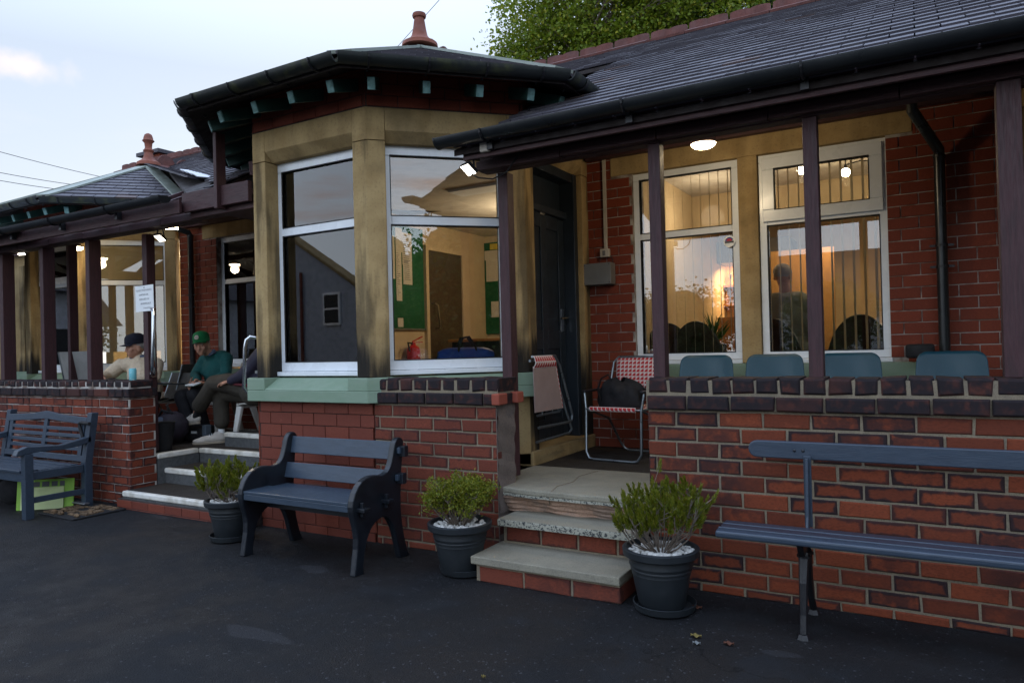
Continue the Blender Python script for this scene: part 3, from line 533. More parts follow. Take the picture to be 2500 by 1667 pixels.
# ---- main wall, right of the octagon
def mainwall(x0,x1,holes,lint):
    F=FRONT(0,5.97); b=MB(); bricks(b,F,x0,x1,.46,3.15,base=.46,gap=.007,irr=.0006,bev=.002,pitch=.0855,holes=holes,off=.05); b.build('brickwork',M['brick_wall'],PAV)
    m=MB(); xs=x0
    for (a,b_,c,d) in sorted([h for h in holes if h[4:]==() and h[3]-h[2]>1]):
        m.fbox(F,xs,a,.007,.3,.3,3.3); m.fbox(F,a,b_,.007,.3,.3,c); m.fbox(F,a,b_,.007,.3,d,3.3); xs=b_
    m.fbox(F,xs,x1,.007,.3,.3,3.3); m.build('mortar',M['mortar_pale'],PAV)
mainwall(-2.62,.62,[(-2.19,-.21,1.0,2.88),(-2.385,-.035,2.87,3.05),(-2.3,-.1,1.0,1.205)],None)
F6=FRONT(0,5.97)
l=MB(); l.fbox(F6,-2.385,-.035,-.006,.2,2.872,3.05); l.build('lintel',M['stone'],PAV,bevel=.005)
MB().fbox(F6,-1.282,-1.128,-.006,.2,1.2,2.871).build('mullion',M['stone'],PAV,bevel=.005)
s=MB(); s.fbox(F6,-2.30,-.02,-.05,.2,1.0,1.195); s.build('sill',M['green'],PAV,bevel=.006)
window(F6,-2.19,-1.284,1.196,2.868,.035,trans=2.31,fw_=.062,tw=.065)
window(F6,-1.126,-.205,1.196,2.868,.035,trans=2.315,fw_=.062,tw=.04,vent=True)
# ---- main wall, left of the octagon
mainwall(-8.47,-5.45,[(-7.74,-6.80,1.0,2.86),(-6.65,-5.75,1.0,2.86),(-8.0,-5.6,2.86,3.1),(-7.8,-5.7,1.0,1.2)],None)
MB().fbox(F6,-8.0,-5.6,-.006,.2,2.862,3.10).build('lintel',M['stone'],PAV,bevel=.005)
MB().fbox(F6,-6.8,-6.65,-.006,.2,1.2,2.86).build('mullion',M['stone'],PAV,bevel=.005)
MB().fbox(F6,-7.8,-5.65,-.05,.2,1.0,1.195).build('sill',M['green'],PAV,bevel=.006)
window(F6,-7.74,-6.80,1.22,2.86,.07,trans=2.30,fw_=.07,tw=.07); window(F6,-6.65,-5.75,1.22,2.86,.07,trans=2.30,fw_=.07,tw=.07)
# ---- wall beyond the far bay
MB().fbox(F6,-16,-12.75,.0,.3,.3,3.3).build('wall',M['brick_wall'] if 0 else M['stone'],PAV); MB().fbox(F6,-12.75,-10.9,.0,.3,2.87,3.3).build('lintel',M['stone'],PAV); MB().fbox(F6,-12.75,-10.9,.0,.3,.3,1.19).build('sill',M['green'],PAV)
MB().fbox(F6,-12.75,-12.4,-.004,.2,1.19,2.87).build('mullion',M['stone_sooty'],PAV); MB().fbox(F6,-11.5,-11.34,-.004,.2,1.19,2.87).build('mullion',M['stone_sooty'],PAV)
window(F6,-12.4,-11.5,1.2,2.865,.09,trans=2.31); window(F6,-11.34,-10.9,1.2,2.865,.09,trans=2.31)
# ---- downpipes
def downpipe(x,z0,z1,bend=None):
    p=MB(); pts=[(x,5.90,z0),(x,5.90,z1)]
    if bend: pts+=[(x,5.88,z1+.03),bend,(bend[0],bend[1],bend[2]+.12)]
    p.tube(pts,.036,14); dp=p.build('downpipe',M['gutter'],PAV,smooth=True)
    c=MB()
    for z in (z0+.55,z0+.62,(z0+z1)/2+.3,(z0+z1)/2+.45,z1-.02):
        if z<z1: c.lathe((x,5.90,0),[(.041,z),(.041,z+.018)],14)
    for z in ((z0+z1)/2+.3,(z0+z1)/2+.45): c.box(x-.075,x+.075,5.895,5.905,z,z+.015)
    c.build('collar',M['iron'],dp); return dp
downpipe(.127,.46,2.66,(-.03,5.62,2.93)); downpipe(-8.15,.46,2.92,(-8.2,5.7,3.0))
# ---- roofs
RS=.525; zr=lambda y:.66+RS*y
Vr=Vector((0,1,RS)).normalized(); k5=math.hypot(1,RS)
def roofrect(x0,x1,y0,y1,w=.25,lf=None):
    sm=MB(); slates(sm,(0,y0,zr(y0)),(1,0,0),Vr,lambda s:((x0 if lf is None else max(-9.9,lf(y0+s/k5))),x1),(y1-y0)*k5,gauge=.165,w=w); sm.build('slates',M['slate'],PAV)
    if lf: MB().prism([(lf(4.06),4.06,zr(4.06)-.05),(x1,4.06,zr(4.06)-.05),(x1,y1,zr(y1)-.05),(-9.9,y1,zr(y1)-.05),(-9.9,6.8,zr(6.8)-.05)],(0,0,.035)).build('roof_deck',M['soffit'],PAV); return
    MB().hexa([(x0,y0,zr(y0)-.05),(x1,y0,zr(y0)-.05),(x1,y1,zr(y1)-.05),(x0,y1,zr(y1)-.05),(x0,y0,zr(y0)-.012),(x1,y0,zr(y0)-.012),(x1,y1,zr(y1)-.012),(x0,y1,zr(y1)-.012)]).build('roof_deck',M['soffit'],PAV)
roofrect(-2.60,4.5,3.82,8.15); roofrect(-7.9,-5.50,4.06,8.15,lf=lambda y:min(-5.6,-9.9+(3.56-.525*y)/.30)); roofrect(-5.5,-2.6,6.85,8.15); roofrect(-13.3,-7.9,6.9,8.15)
MB().box(-17,6,13.9,14.0,0,2.2).build('rear_wall',M['brick_wall'],PAV)
MB().hexa([(-17,8.2,zr(8.15)-.07),(6,8.2,zr(8.15)-.07),(6,14.2,2.1),(-17,14.2,2.1),(-17,8.2,zr(8.15)-.02),(6,8.2,zr(8.15)-.02),(6,14.2,2.15),(-17,14.2,2.15)]).build('rear_roof',M['slate'],PAV)
rt_=MB(); zt=zr(8.15); x=-13.3
while x<4.5:
    Lt=.46; pts=[]
    for i_ in range(2):
        for t in range(7):
            w=math.pi*t/6; pts.append((x+.01+i_*.22+.11-math.cos(w)*.105, 8.17, zt+.115+.016*math.sin(w)))
    jz=random.uniform(-.006,.006); rt_.prism([(x+.006,8.17,zt)]+[(p[0],p[1],p[2]+jz) for p in pts]+[(x+Lt-.012,8.17,zt)],(0,.03,0))
    for sg in (-1,1): rt_.hexa([(x+.004,8.185,zt+.03),(x+Lt-.004,8.185,zt+.03),(x+Lt-.004,8.185+.17*sg,zt-.055),(x+.004,8.185+.17*sg,zt-.055),(x+.004,8.185,zt+.055+jz),(x+Lt-.004,8.185,zt+.055+jz),(x+Lt-.004,8.185+.18*sg,zt-.03),(x+.004,8.185+.18*sg,zt-.03)])
    x+=Lt
rt_.build('ridge_tiles',M['ridge'],PAV)
cb=MB(); FC=FRONT(-13.3,8.6); bricks(cb,FC,0,.55,4.3,5.32,pat='S'); bricks(cb,fr((-12.75,8.6),(0,1),(1,0)),0,.85,4.3,5.32)
ch=cb.build('chimney',M['brick_left'],PAV); MB().box(-13.29,-12.76,8.61,9.45,4.2,5.32).build('mortar',M['mortar'],ch); MB().box(-13.38,-12.68,8.52,9.55,5.32,5.39).build('capping',M['slate'],ch)
fl=MB()
for i_ in range(7): y_=4.75+i_*.13; x_=-9.9+(3.56-.525*y_)/.30; fl.bar((x_+.05+.02*(i_%2),y_,zr(y_)+.03),(x_-.25,y_+.17,zr(y_+.17)+.045),.16-.01*i_,.012)
fl.build('flashing',M['foil'],PAV,bevel=.003)
# corrugated clear sheets over the far left verandah
cs=MB(); 
def corr(u,v): x=-14+u*6.0; y=3.80+v*1.35; return Vector((x,y,2.70+v*.33+.016*math.sin(x*2*math.pi/.075)))
cs.grid(640,2,corr); cs.build('clear_roof_sheet',mat('clear_sheet',(.50,.52,.55),.3,col2=(.4,.42,.46),spec=.6),PAV)
# ---- verandah carpentry
def verandah(x0,x1,gx0,gx1,gz=2.715):
    g_=MB(); gutter(g_,(gx0,3.745,gz),(gx1,3.745,gz),.058); g_.lathe((0,0,0),[(0.001,0),(0.001,.001)],3) if 0 else None
    go=g_.build('gutter',M['gutter'],PAV,smooth=True)
    for xx in (gx0,gx1): MB().prism([(xx-.004,3.745+math.cos(t)*.062,gz+math.sin(t)*.062) for t in [math.pi+math.pi*i/10 for i in range(11)]],(.008,0,0)).build('stop_end',M['gutter'],go)
    x=gx0+.35
    while x<gx1: e=MB(); e.tube([(x,3.745+.064*math.cos(t),gz+.064*math.sin(t)) for t in [math.pi+math.pi*i/8 for i in range(9)]],.007,6); e.box(x-.02,x+.02,3.80,3.845,gz-.10,gz-.03); e.build('bracket',M['iron'],go); x+=.92
    MB().box(x0,x1,3.846,3.872,2.585,2.70).build('fascia',M['maroon_x'],PAV,bevel=.003)
    bm=MB(); x=x0
    while x<x1-.05:
        w=min(.62,x1-x); dz=random.uniform(-.004,.004); bm.box(x,x+w-.004,4.00,4.05,2.555+dz,2.615+dz); x+=w
    bm.box(x0,x1,4.05,4.14,2.55,2.66); bm.build('beam',M['maroon_x'],PAV,bevel=.004)
    x=x0+.2
    while x<x1:
        MB().bar((x,3.875,2.63),(x,4.6,2.63+.36),.045,.09).build('rafter_foot',M['maroon'],PAV,bevel=.003); x+=.46
verandah(-2.55,4.4,-2.67,4.5); verandah(-14,-5.45,-14,-5.50,2.72)
# verandah ceiling (boards under the slates) and the light-carrying purlins
MB().hexa([(-2.6,4.14,2.66),(4.4,4.14,2.66),(4.4,6.0,3.12),(-2.6,6.0,3.12),(-2.6,4.14,2.68),(4.4,4.14,2.68),(4.4,6.0,3.14),(-2.6,6.0,3.14)]).build('ceiling_boards',M['maroon_x'],PAV)
MB().hexa([(-7.9,4.14,2.66),(-5.5,4.14,2.66),(-5.5,6.0,3.12),(-7.9,6.0,3.12),(-7.9,4.14,2.68),(-5.5,4.14,2.68),(-5.5,6.0,3.14),(-7.9,6.0,3.14)]).build('ceiling_boards',M['maroon_x'],PAV)
for a,b in ((-2.58,4.4),(-14,-5.6)):
    MB().box(a,b,4.86,4.93,2.80,2.87).build('purlin',M['maroon_x'],PAV,bevel=.004); MB().box(a,b,5.86,5.93,3.02,3.10).build('purlin',M['maroon_x'],PAV,bevel=.004)
# posts (left, right edges measured)
def post(xa,xb,ya,yb,z0,z1): return MB().box(xa,xb,ya,yb,z0,z1).build('post',M['maroon'],PAV,bevel=.004)
post(-2.487,-2.412,4.17,4.255,.50,2.56)
for a in (-1.387,-.532): post(a,a+.072,4.065,4.145,1.172,2.56)
post(.322,.42,4.03,4.13,1.172,2.56); post(1.9,1.98,4.05,4.14,1.17,2.56)
for a in (-8.114,-7.259): post(a,a+.068,4.062,4.185,1.14,2.56)
post(-8.96,-8.88,4.06,4.185,1.14,2.56); post(-6.545,-6.472,4.205,4.295,.46,2.56); post(-9.8,-9.72,4.06,4.185,1.14,2.56)
post(-8.72,-8.665,4.66,4.76,.46,3.0)
# beam and fascia over the left steps, hanging post up to the octagon's eaves
MB().box(-5.46,-4.66,3.96,4.07,2.555,2.615).build('beam',M['maroon_x'],PAV,bevel=.004)
MB().box(-5.49,-4.655,3.90,3.94,2.60,2.765).build('fascia',M['maroon_x'],PAV,bevel=.004); MB().box(-5.44,-4.75,4.10,4.9,2.63,2.66).build('ceiling_boards',M['maroon_x'],PAV)
MB().box(-5.022,-4.984,3.862,3.955,2.575,3.20).build('post',M['maroon'],PAV,bevel=.004)
MB().bar((-4.9,4.35,2.98),(-4.68,3.98,2.88),.07,.11).build('brace',M['maroon'],PAV,bevel=.004)
MB().box(-5.49,-4.655,3.94,4.10,2.66,2.70).build('ceiling_boards',M['maroon_x'],PAV)
# ---- verandah floors
for nm,x0,x1,y0 in (('verandah_floor',-2.60,4.4,4.16),('verandah_floor',-14,-6.46,4.16)):
    o=MB().box(x0,x1,y0,6.0,.0,.465 if x1>0 else .435).build(nm,M['deck']); tag(o,kind='structure')
o=MB().box(-6.459,-4.6,4.70,6.0,.0,.4352).build('verandah_floor',M['deck']); tag(o,kind='structure')
# ---------------------------------------------------------------- low brick walls
def lowwall(name,x0,x1,label,m,mort,cop='brick_cop',pat='S',pitch=.0859,ztop=1.175,holes=(),irr=.0028,end=None):
    r=empty(name,((x0+x1)/2,4.05,0),0,label,'wall'); F=FRONT(0,3.94)
    b=MB(); bricks(b,F,x0,x1,0,.992,base=.052-.0859 if pat=='S' else .03-.0795,pitch=pitch,pat=pat,irr=irr,gap=.011 if pat=='S' else .007,bev=.005,dj=.003,off=.03,L=.2245,holes=holes); 
    if end: bricks(b,fr((x1,3.94),(0,1),(1,0)),.004,.265,0,.992,base=.03-.0795,pitch=pitch,pat='S',irr=.002,gap=.006,bev=.004,dj=.002)
    b.build('brickwork',M[m],r)
    MB().box(x0+.004,x1-.004,3.947,4.155 if not end else 4.20,0,1.0).build('mortar',M[mort],r)
    c=MB(); F2=FRONT(0,3.915); o2=.02 if end else 0
    bricks(c,F2,x0-.02,x1+.03,1.001,1.081,pitch=.0859,irr=.003,gap=.011,bev=.007,th=.24,dj=.003,L=.2245,pat='S' if not end else 'M')
    if end: bricks(c,fr((x1+.03,3.915),(0,1),(1,0)),0,.29,1.001,1.081,pitch=.0859,irr=.002,gap=.008,bev=.006,dj=.001)
    F3=FRONT(0,3.93); bricks(c,F3,x0-.01,x1+.02,1.090,ztop,pitch=.1,irr=.005,gap=.011,bev=.011,th=.235,dj=.004,L=.1075,pat='H')
    if end: bricks(c,fr((x1+.02,3.93),(0,1),(1,0)),0,.27,1.090,ztop,pitch=.1,irr=.004,gap=.009,bev=.009,th=.1,dj=.002,L=.225,pat='S')
    c.build('coping',M[cop],r,bevel=.003)
    MB().box(x0-.005,x1+.012,3.938,4.15,1.0,ztop-.012).build('mortar_bed',M[mort],r); return r
WR=lowwall('brick_wall',-1.385,4.4,'low soot-stained brick verandah wall behind the long slatted bench on the right','brick_old','mortar')
WM=lowwall('brick_wall',-3.43,-2.40,'short stretch of brick verandah wall between the green-silled bay and the right steps','brick_mid','mortar',holes=[(-3.5,-3.40,.99,1.1)])
WL=lowwall('brick_wall',-13,-6.372,'low brick verandah wall with thin white joints beside the left steps','brick_left','mortar_pale',pat='M',pitch=.0795,ztop=1.155,end=True,irr=.0015)
pl=MB(); pl.grid(4,40,lambda u,v:Vector((-2.394+.004*math.sin(v*9)+.005*math.sin(v*31+u*3),3.936+u*.222,.30+v*.70)))
pl.build('plaster_end',M['render'],WM,smooth=True)
MB().box(-2.404,-2.40,3.937,4.158,0,1.0).build('end_face',M['render'],WM)
MB().box(-2.41,-2.35,3.89,4.0,1.005,1.078).build('end_brick',mat('fresh_brick',(.26,.06,.035),.8,bs=60),WM,bevel=.008)
MB().box(-2.40,-2.335,4.10,4.19,1.005,1.078).build('end_brick',bpy.data.materials['fresh_brick'],WM,bevel=.008)
# ---------------------------------------------------------------- steps
ST=empty('steps',(-1.87,3.75,0),0,'three worn concrete steps with brick risers between two potted shrubs, leading to the red chair','steps')
a=MB(); bricks(a,FRONT(0,3.545),-2.335,-1.425,0,.098,pitch=.1,L=.29,gap=.014,irr=.003,bev=.005); bricks(a,fr((-1.425,3.545),(0,1),(1,0)),0,.36,0,.098,pitch=.1,L=.29,gap=.014,irr=.003)
bricks(a,FRONT(0,3.86),-2.33,-1.42,.15,.272,base=.16,pitch=.13,L=.235,gap=.014,irr=.003,bev=.005); a.build('riser_bricks',M['brick_mid'],ST)
MB().box(-2.33,-1.43,3.553,3.95,0,.10).build('mortar',M['mortar'],ST); MB().box(-2.325,-1.425,3.868,3.98,.1,.28).build('mortar',M['mortar'],ST)
MB().box(-2.355,-1.42,3.525,3.90,.102,.148).build('tread',M['conc'],ST,bevel=.006)
MB().box(-2.322,-1.405,3.785,4.17,.270,.3115).build('tread',M['terrazzo'],ST,bevel=.004); MB().box(-2.319,-1.408,3.789,4.17,.30,.3135).build('tread_top',M['conc'],ST)
rf=MB()
def rough(u,v): 
    x=-2.40+u*1.02; n_=math.sin(x*17+v*3)*.012+math.sin(x*41)*.006+math.sin(v*23+x*11)*.006
    return Vector((x,4.045-.07*v**1.5+n_+.10*(u-.5)**2*0,.31+v*.115))
rf.grid(60,10,rough); rf.build('broken_riser',mat('pink_render',(.42,.27,.19),.95,col2=(.20,.17,.15),ns=9,bs=30,bst=1,fine=80,lohi=(.45,.55)),ST,smooth=True)
tp=MB(); e_=[(-2.42,4.02)]+[(-2.40+i*.0525,3.975-.035*math.sin(i/20*math.pi)+random.uniform(-.007,.007)) for i in range(20)]+[(-1.385,3.985)]
tp.prism([(x,y,.435) for x,y in e_]+[(-1.385,4.80,.435),(-2.60,4.80,.435),(-2.60,4.30,.435),(-2.42,4.16,.435)],(0,0,.036)); tp.build('tread',M['conc'],ST,bevel=.008)
tq=MB(); tq.prism([(x,y+.004,.418) for x,y in e_]+[(-1.39,4.2,.418),(-2.42,4.2,.418)],(0,0,.022)); tq.build('slab_edge',M['terrazzo'],ST)
cr2=MB(); pts=[(-2.05,4.74),(-2.09,4.5),(-2.04,4.3),(-2.07,4.12),(-2.03,3.96)]
cr2.tube([(x,y,.4715) for x,y in pts]+[(-2.035,3.945,.43),(-2.06,3.99,.38)],.004,5); cr2.build('crack',M['mortar'],ST)
SL=empty('steps',(-5.5,4.0,0),0,'grey concrete steps with white painted nosings beside the two seated men','steps')
a=MB(); bricks(a,FRONT(0,3.835),-6.42,-4.635,0,.086,base=-.06,pitch=.073,L=.229,gap=.006,irr=.001,bev=.002,off=.1)
bricks(a,FRONT(0,3.835),-6.42,-4.635,0,.09,base=.012,pitch=.08,L=.229,gap=.006,irr=.001,bev=.002,off=.1) if 0 else None
a.build('riser_bricks',M['brick_fine'],SL); MB().box(-6.41,-4.64,3.84,4.2,0,.09).build('core',M['mortar_dark'],SL)
def step(x0,x1,y0,y1,z0,z1,nose=True,side=False):
    MB().box(x0,x1,y0+.004,y1,z0,z1-.045).build('riser',M['conc_dark'],SL,bevel=.004)
    MB().box(x0,x1,y0+.05,y1,z1-.046,z1-.001).build('tread',M['deck'],SL)
    n_=MB(); n_.box(x0-.004,x1,y0-.004,y0+.052,z1-.048,z1+.001)
    if side: n_.box(x0-.004,x0+.05,y0+.053,y1,z1-.047,z1+.0012)
    n_.build('nosing',M['nose'],SL,bevel=.012,seg=3)
step(-6.355,-4.64,3.85,4.30,.088,.157); step(-6.368,-4.66,4.28,4.70,.15,.297); step(-6.368,-4.66,4.66,4.72,.29,.4385)
MB().box(-6.45,-6.37,4.215,4.66,.12,.39).build('riser',M['conc_dark'],SL,bevel=.003)
MB().box(-6.46,-6.366,4.212,4.66,.392,.4395).build('nosing',M['nose'],SL,bevel=.012,seg=3)
step(-6.25,-4.9,4.87,5.10,.43,.577,side=False)
# ---------------------------------------------------------------- benches
def sidepanel(pts, x, th, m, parent, name='side'):
    return MB().prism([(x,p[0],p[1]) for p in pts],(th,0,0)).build(name,m,parent,bevel=.008,local=True)
def crv(p0,p1,p2,p3,n=8):
    return [tuple((1-t)**3*a+3*(1-t)**2*t*b+3*(1-t)*t*t*c+t**3*d for a,b,c,d in zip(p0,p1,p2,p3)) for t in [i/n for i in range(n)]]
# plank-sided bench: local x along seat, y depth (0 = front foot), z up
PB=empty('bench',(-3.55,3.30,0),0,'dark navy plank-sided bench with scrolled end panels and two back rails, standing against the bay','bench')
out=[(-.03,0),(.05,0)]+crv((.05,0),(.06,.15),(.10,.27),(.20,.30))+crv((.20,.30),(.28,.33),(.36,.28),(.40,.0))+[(.41,0),(.50,0)]
out+=crv((.50,0),(.44,.15),(.42,.30),(.43,.42))+crv((.43,.42),(.44,.60),(.46,.70),(.47,.76))+crv((.47,.76),(.46,.81),(.39,.81),(.37,.74))+crv((.37,.74),(.34,.64),(.33,.575),(.24,.575))+crv((.24,.575),(.14,.60),(.02,.60),(-.03,.46))+crv((-.03,.46),(-.06,.36),(.02,.30),(.0,.18))+[(.0,.16)]
for x in (-.52,.475): sidepanel(out,x,.045,M['navybench'],PB,'side_panel')
MB().box(-.49,.49,-.022,.20,.425,.445).build('seat',M['navyslat'],PB,bevel=.004,local=True); MB().box(-.49,.49,.205,.37,.415,.435).build('seat',M['navyslat'],PB,bevel=.004,local=True)
MB().box(-.475,.475,-.022,.0,.385,.425).build('apron',M['navyslat'],PB,bevel=.003,local=True)
Rx=lambda a:Matrix.Rotation(math.radians(a),4,'X')
MB().box(-.49,.49,-.011,.011,-.06,.06,Matrix.Translation((0,.425,.705))@Rx(-12)).build('back_rail',M['navyslat'],PB,bevel=.004,local=True)
MB().box(-.49,.49,-.011,.011,-.055,.055,Matrix.Translation((0,.365,.53))@Rx(-14)).build('back_rail',M['navyslat'],PB,bevel=.004,local=True)
for sx in (-1,1):
    for (y,z) in ((.425,.705),(.40,.53)):
        MB().box(sx*.52-.03,sx*.52+.05 if sx>0 else sx*.52+.03,y-.012,y+.03,z-.035,z+.035).build('tenon',M['navybench'],PB,bevel=.004,local=True)
        MB().box(sx*.535-.012,sx*.535+.012,y-.035,y-.012,z-.012,z+.028).build('wedge',M['navyslat'],PB,bevel=.003,local=True)
    for y,z in ((.03,.40),(.26,.41)):
        MB().box(sx*.54-.012,sx*.54+.012,y-.012,y+.012,z-.045,z+.045,).build('wedge',M['navybench'],PB,bevel=.004,local=True); MB().box(sx*.55-.04,sx*.55+.03,y-.03,y+.03,z-.012,z+.012).build('tenon',M['navybench'],PB,bevel=.004,local=True)
MB().box(-.475,.475,.17,.20,.30,.415).build('stretcher',M['navybench'],PB,local=True)
# long slatted bench, right
SB=empty('bench',(.9,3.62,0),0,'long blue-grey slatted bench on slim black iron legs in front of the right-hand brick wall','bench')
def slat(x0,x1,y0,y1,z0,z1,rx=0,rnd=.03,m='slateblue2',name='seat_slat'):
    cy,cz=(y0+y1)/2,(z0+z1)/2; hy,hz=(y1-y0)/2,(z1-z0)/2
    return MB().box(x0,x1,-hy,hy,-hz,hz,Matrix.Translation((0,cy,cz))@Rx(rx)).build(name,M[m],SB,bevel=.011,seg=3)
slat(-.90,3.4,3.475,3.535,.430,.465,3); slat(-.90,3.4,3.545,3.625,.436,.466,2,m='purpleseat'); slat(-.905,3.4,3.635,3.715,.434,.464,-1,m='purpleseat')
slat(-.90,3.4,3.541,3.55,.452,.468,0); slat(-.90,3.4,3.630,3.639,.452,.467,0)
bk=MB(); r_=.045; zc,hz=.822,.0435
pr=[(-.80+r_*1.0-r_*math.sin(t),zc+math.cos(t)*hz) for t in [math.pi*i/8 for i in range(9)]]
bk.prism([(x,3.795,z) for x,z in pr]+[(3.4,3.795,zc-hz),(3.4,3.795,zc+hz)],(0,.026,0)); bk.build('back_rail',M['slateblue2'],SB,bevel=.006)
bo=MB()
for x in (-.575,-.535): bo.ell((x,3.794,.822),(.008,.005,.008),n=8,m=5)
bo.build('bolt',M['navybench'],SB,smooth=True)
for lx in (-.515,1.35,3.1):
    l=MB(); l.box(lx-.018,lx+.018,3.775,3.79,.45,.80); l.bar((lx,3.77,.79),(lx,3.735,.42),.016,.03,(0,1,0)); l.prism([(lx-.006,3.70,.44),(lx-.006,3.775,.44),(lx-.006,3.785,.65)],(.012,0,0)); 
    l.build('back_stay',M['slateblue'],SB,bevel=.004)
    l=MB(); l.prism([(lx-.02,3.50,.432),(lx-.02,3.73,.432),(lx-.02,3.70,.39),(lx-.02,3.66,.36),(lx-.02,3.56,.36),(lx-.02,3.52,.40)],(.03,0,0)); l.build('seat_plate',M['iron'],SB,bevel=.004)
    for y0,y1,y2 in ((3.60,3.55,3.51),(3.66,3.72,3.86)):
        l=MB(); l.tube([(lx,y0,.37),(lx,y1,.24),(lx,(y1+y2)/2,.10),(lx,y2,.02)],[.026,.020,.017,.018],8); l.tube([(lx,y0,.362),(lx,y0,.35)],[.034,.034],8); l.tube([(lx,y2,.0),(lx,y2,.022)],[.034,.024],8); l.build('leg',M['iron'],SB)
# teak-style bench, left, with arched back
TB=empty('bench',(-7.45,3.20,0),math.radians(0),'blue-grey garden bench with arched slatted back and curved arms, standing against the far left wall','bench')
hw=.73
def lb(name,*a,**k): return MB().box(*a).build(name,M['slateblue'],TB,bevel=.004,local=True)
for sx in (-1,1):
    MB().box(sx*hw-.035,sx*hw+.035,.0,.07,0,.56).build('leg',M['slateblue'],TB,bevel=.004,local=True)
    MB().prism([(sx*hw-.035,.50,0),(sx*hw-.035,.57,0),(sx*hw-.035,.575,.42),(sx*hw-.035,.64,.865),(sx*hw-.035,.575,.865),(sx*hw-.035,.505,.42)],(.07,0,0)).build('leg',M['slateblue'],TB,bevel=.004,local=True)
    am=MB(); P_=[(-.07,.555),(-.05,.60),(.02,.625),(.12,.615),(.30,.605),(.45,.63),(.57,.655)]; Q_=[(.57,.60),(.45,.575),(.30,.56),(.12,.57),(.06,.565),(-.05,.55)]
    am.prism([(sx*hw-.035,a,b) for a,b in P_+Q_],(.07,0,0)); am.build('arm',M['slateblue'],TB,bevel=.006,local=True)
    lb('side_rail',sx*hw-.02,sx*hw+.02,.07,.50,.33,.40); lb('stretcher',sx*hw-.015,sx*hw+.015,.07,.51,.13,.18)
lb('apron',-hw+.035,hw-.035,.005,.03,.32,.395)
for i,y in enumerate((-.01,.075,.16,.245,.33,.415)):
    lb('seat_slat',-hw-.0 if 0 else -hw+.04,hw-.04,y,y+.07,.398-.012*math.sin(i/5*math.pi)-i*.003,.420-.012*math.sin(i/5*math.pi)-i*.003)
Tb=Matrix.Translation((0,.52,.42))@Matrix.Rotation(math.radians(-8.5),4,'X')
def tb(name,x0,x1,z0,z1,y=.0): MB().box(x0,x1,y-.012,y+.012,z0,z1,Tb).build(name,M['slateblue'],TB,bevel=.003,local=True)
tb('back_rail',-hw+.03,hw-.03,.0,.055)
mb=MB(); mb.prism([Tb@Vector(p) for p in [(-hw+.03,-.015,.335),(-.0,-.015,.375),(hw-.03,-.015,.335),(hw-.03,-.015,.405),(.25,-.015,.425),(.03,-.015,.452),(-.03,-.015,.452),(-.25,-.015,.425),(-hw+.03,-.015,.405)]],Tb.to_3x3()@Vector((0,.03,0))); mb.build('top_rail',M['slateblue'],TB,bevel=.004,local=True)
for x in (-hw+.06,-.03,hw-.12): tb('upright',x,x+.06,.055,.36 if x!=-.03 else .385)
for z in (.095,.155,.215,.275):
    tb('back_slat',-hw+.12,-.03,z,z+.034,.002); tb('back_slat',.03,hw-.12,z,z+.034,.002)
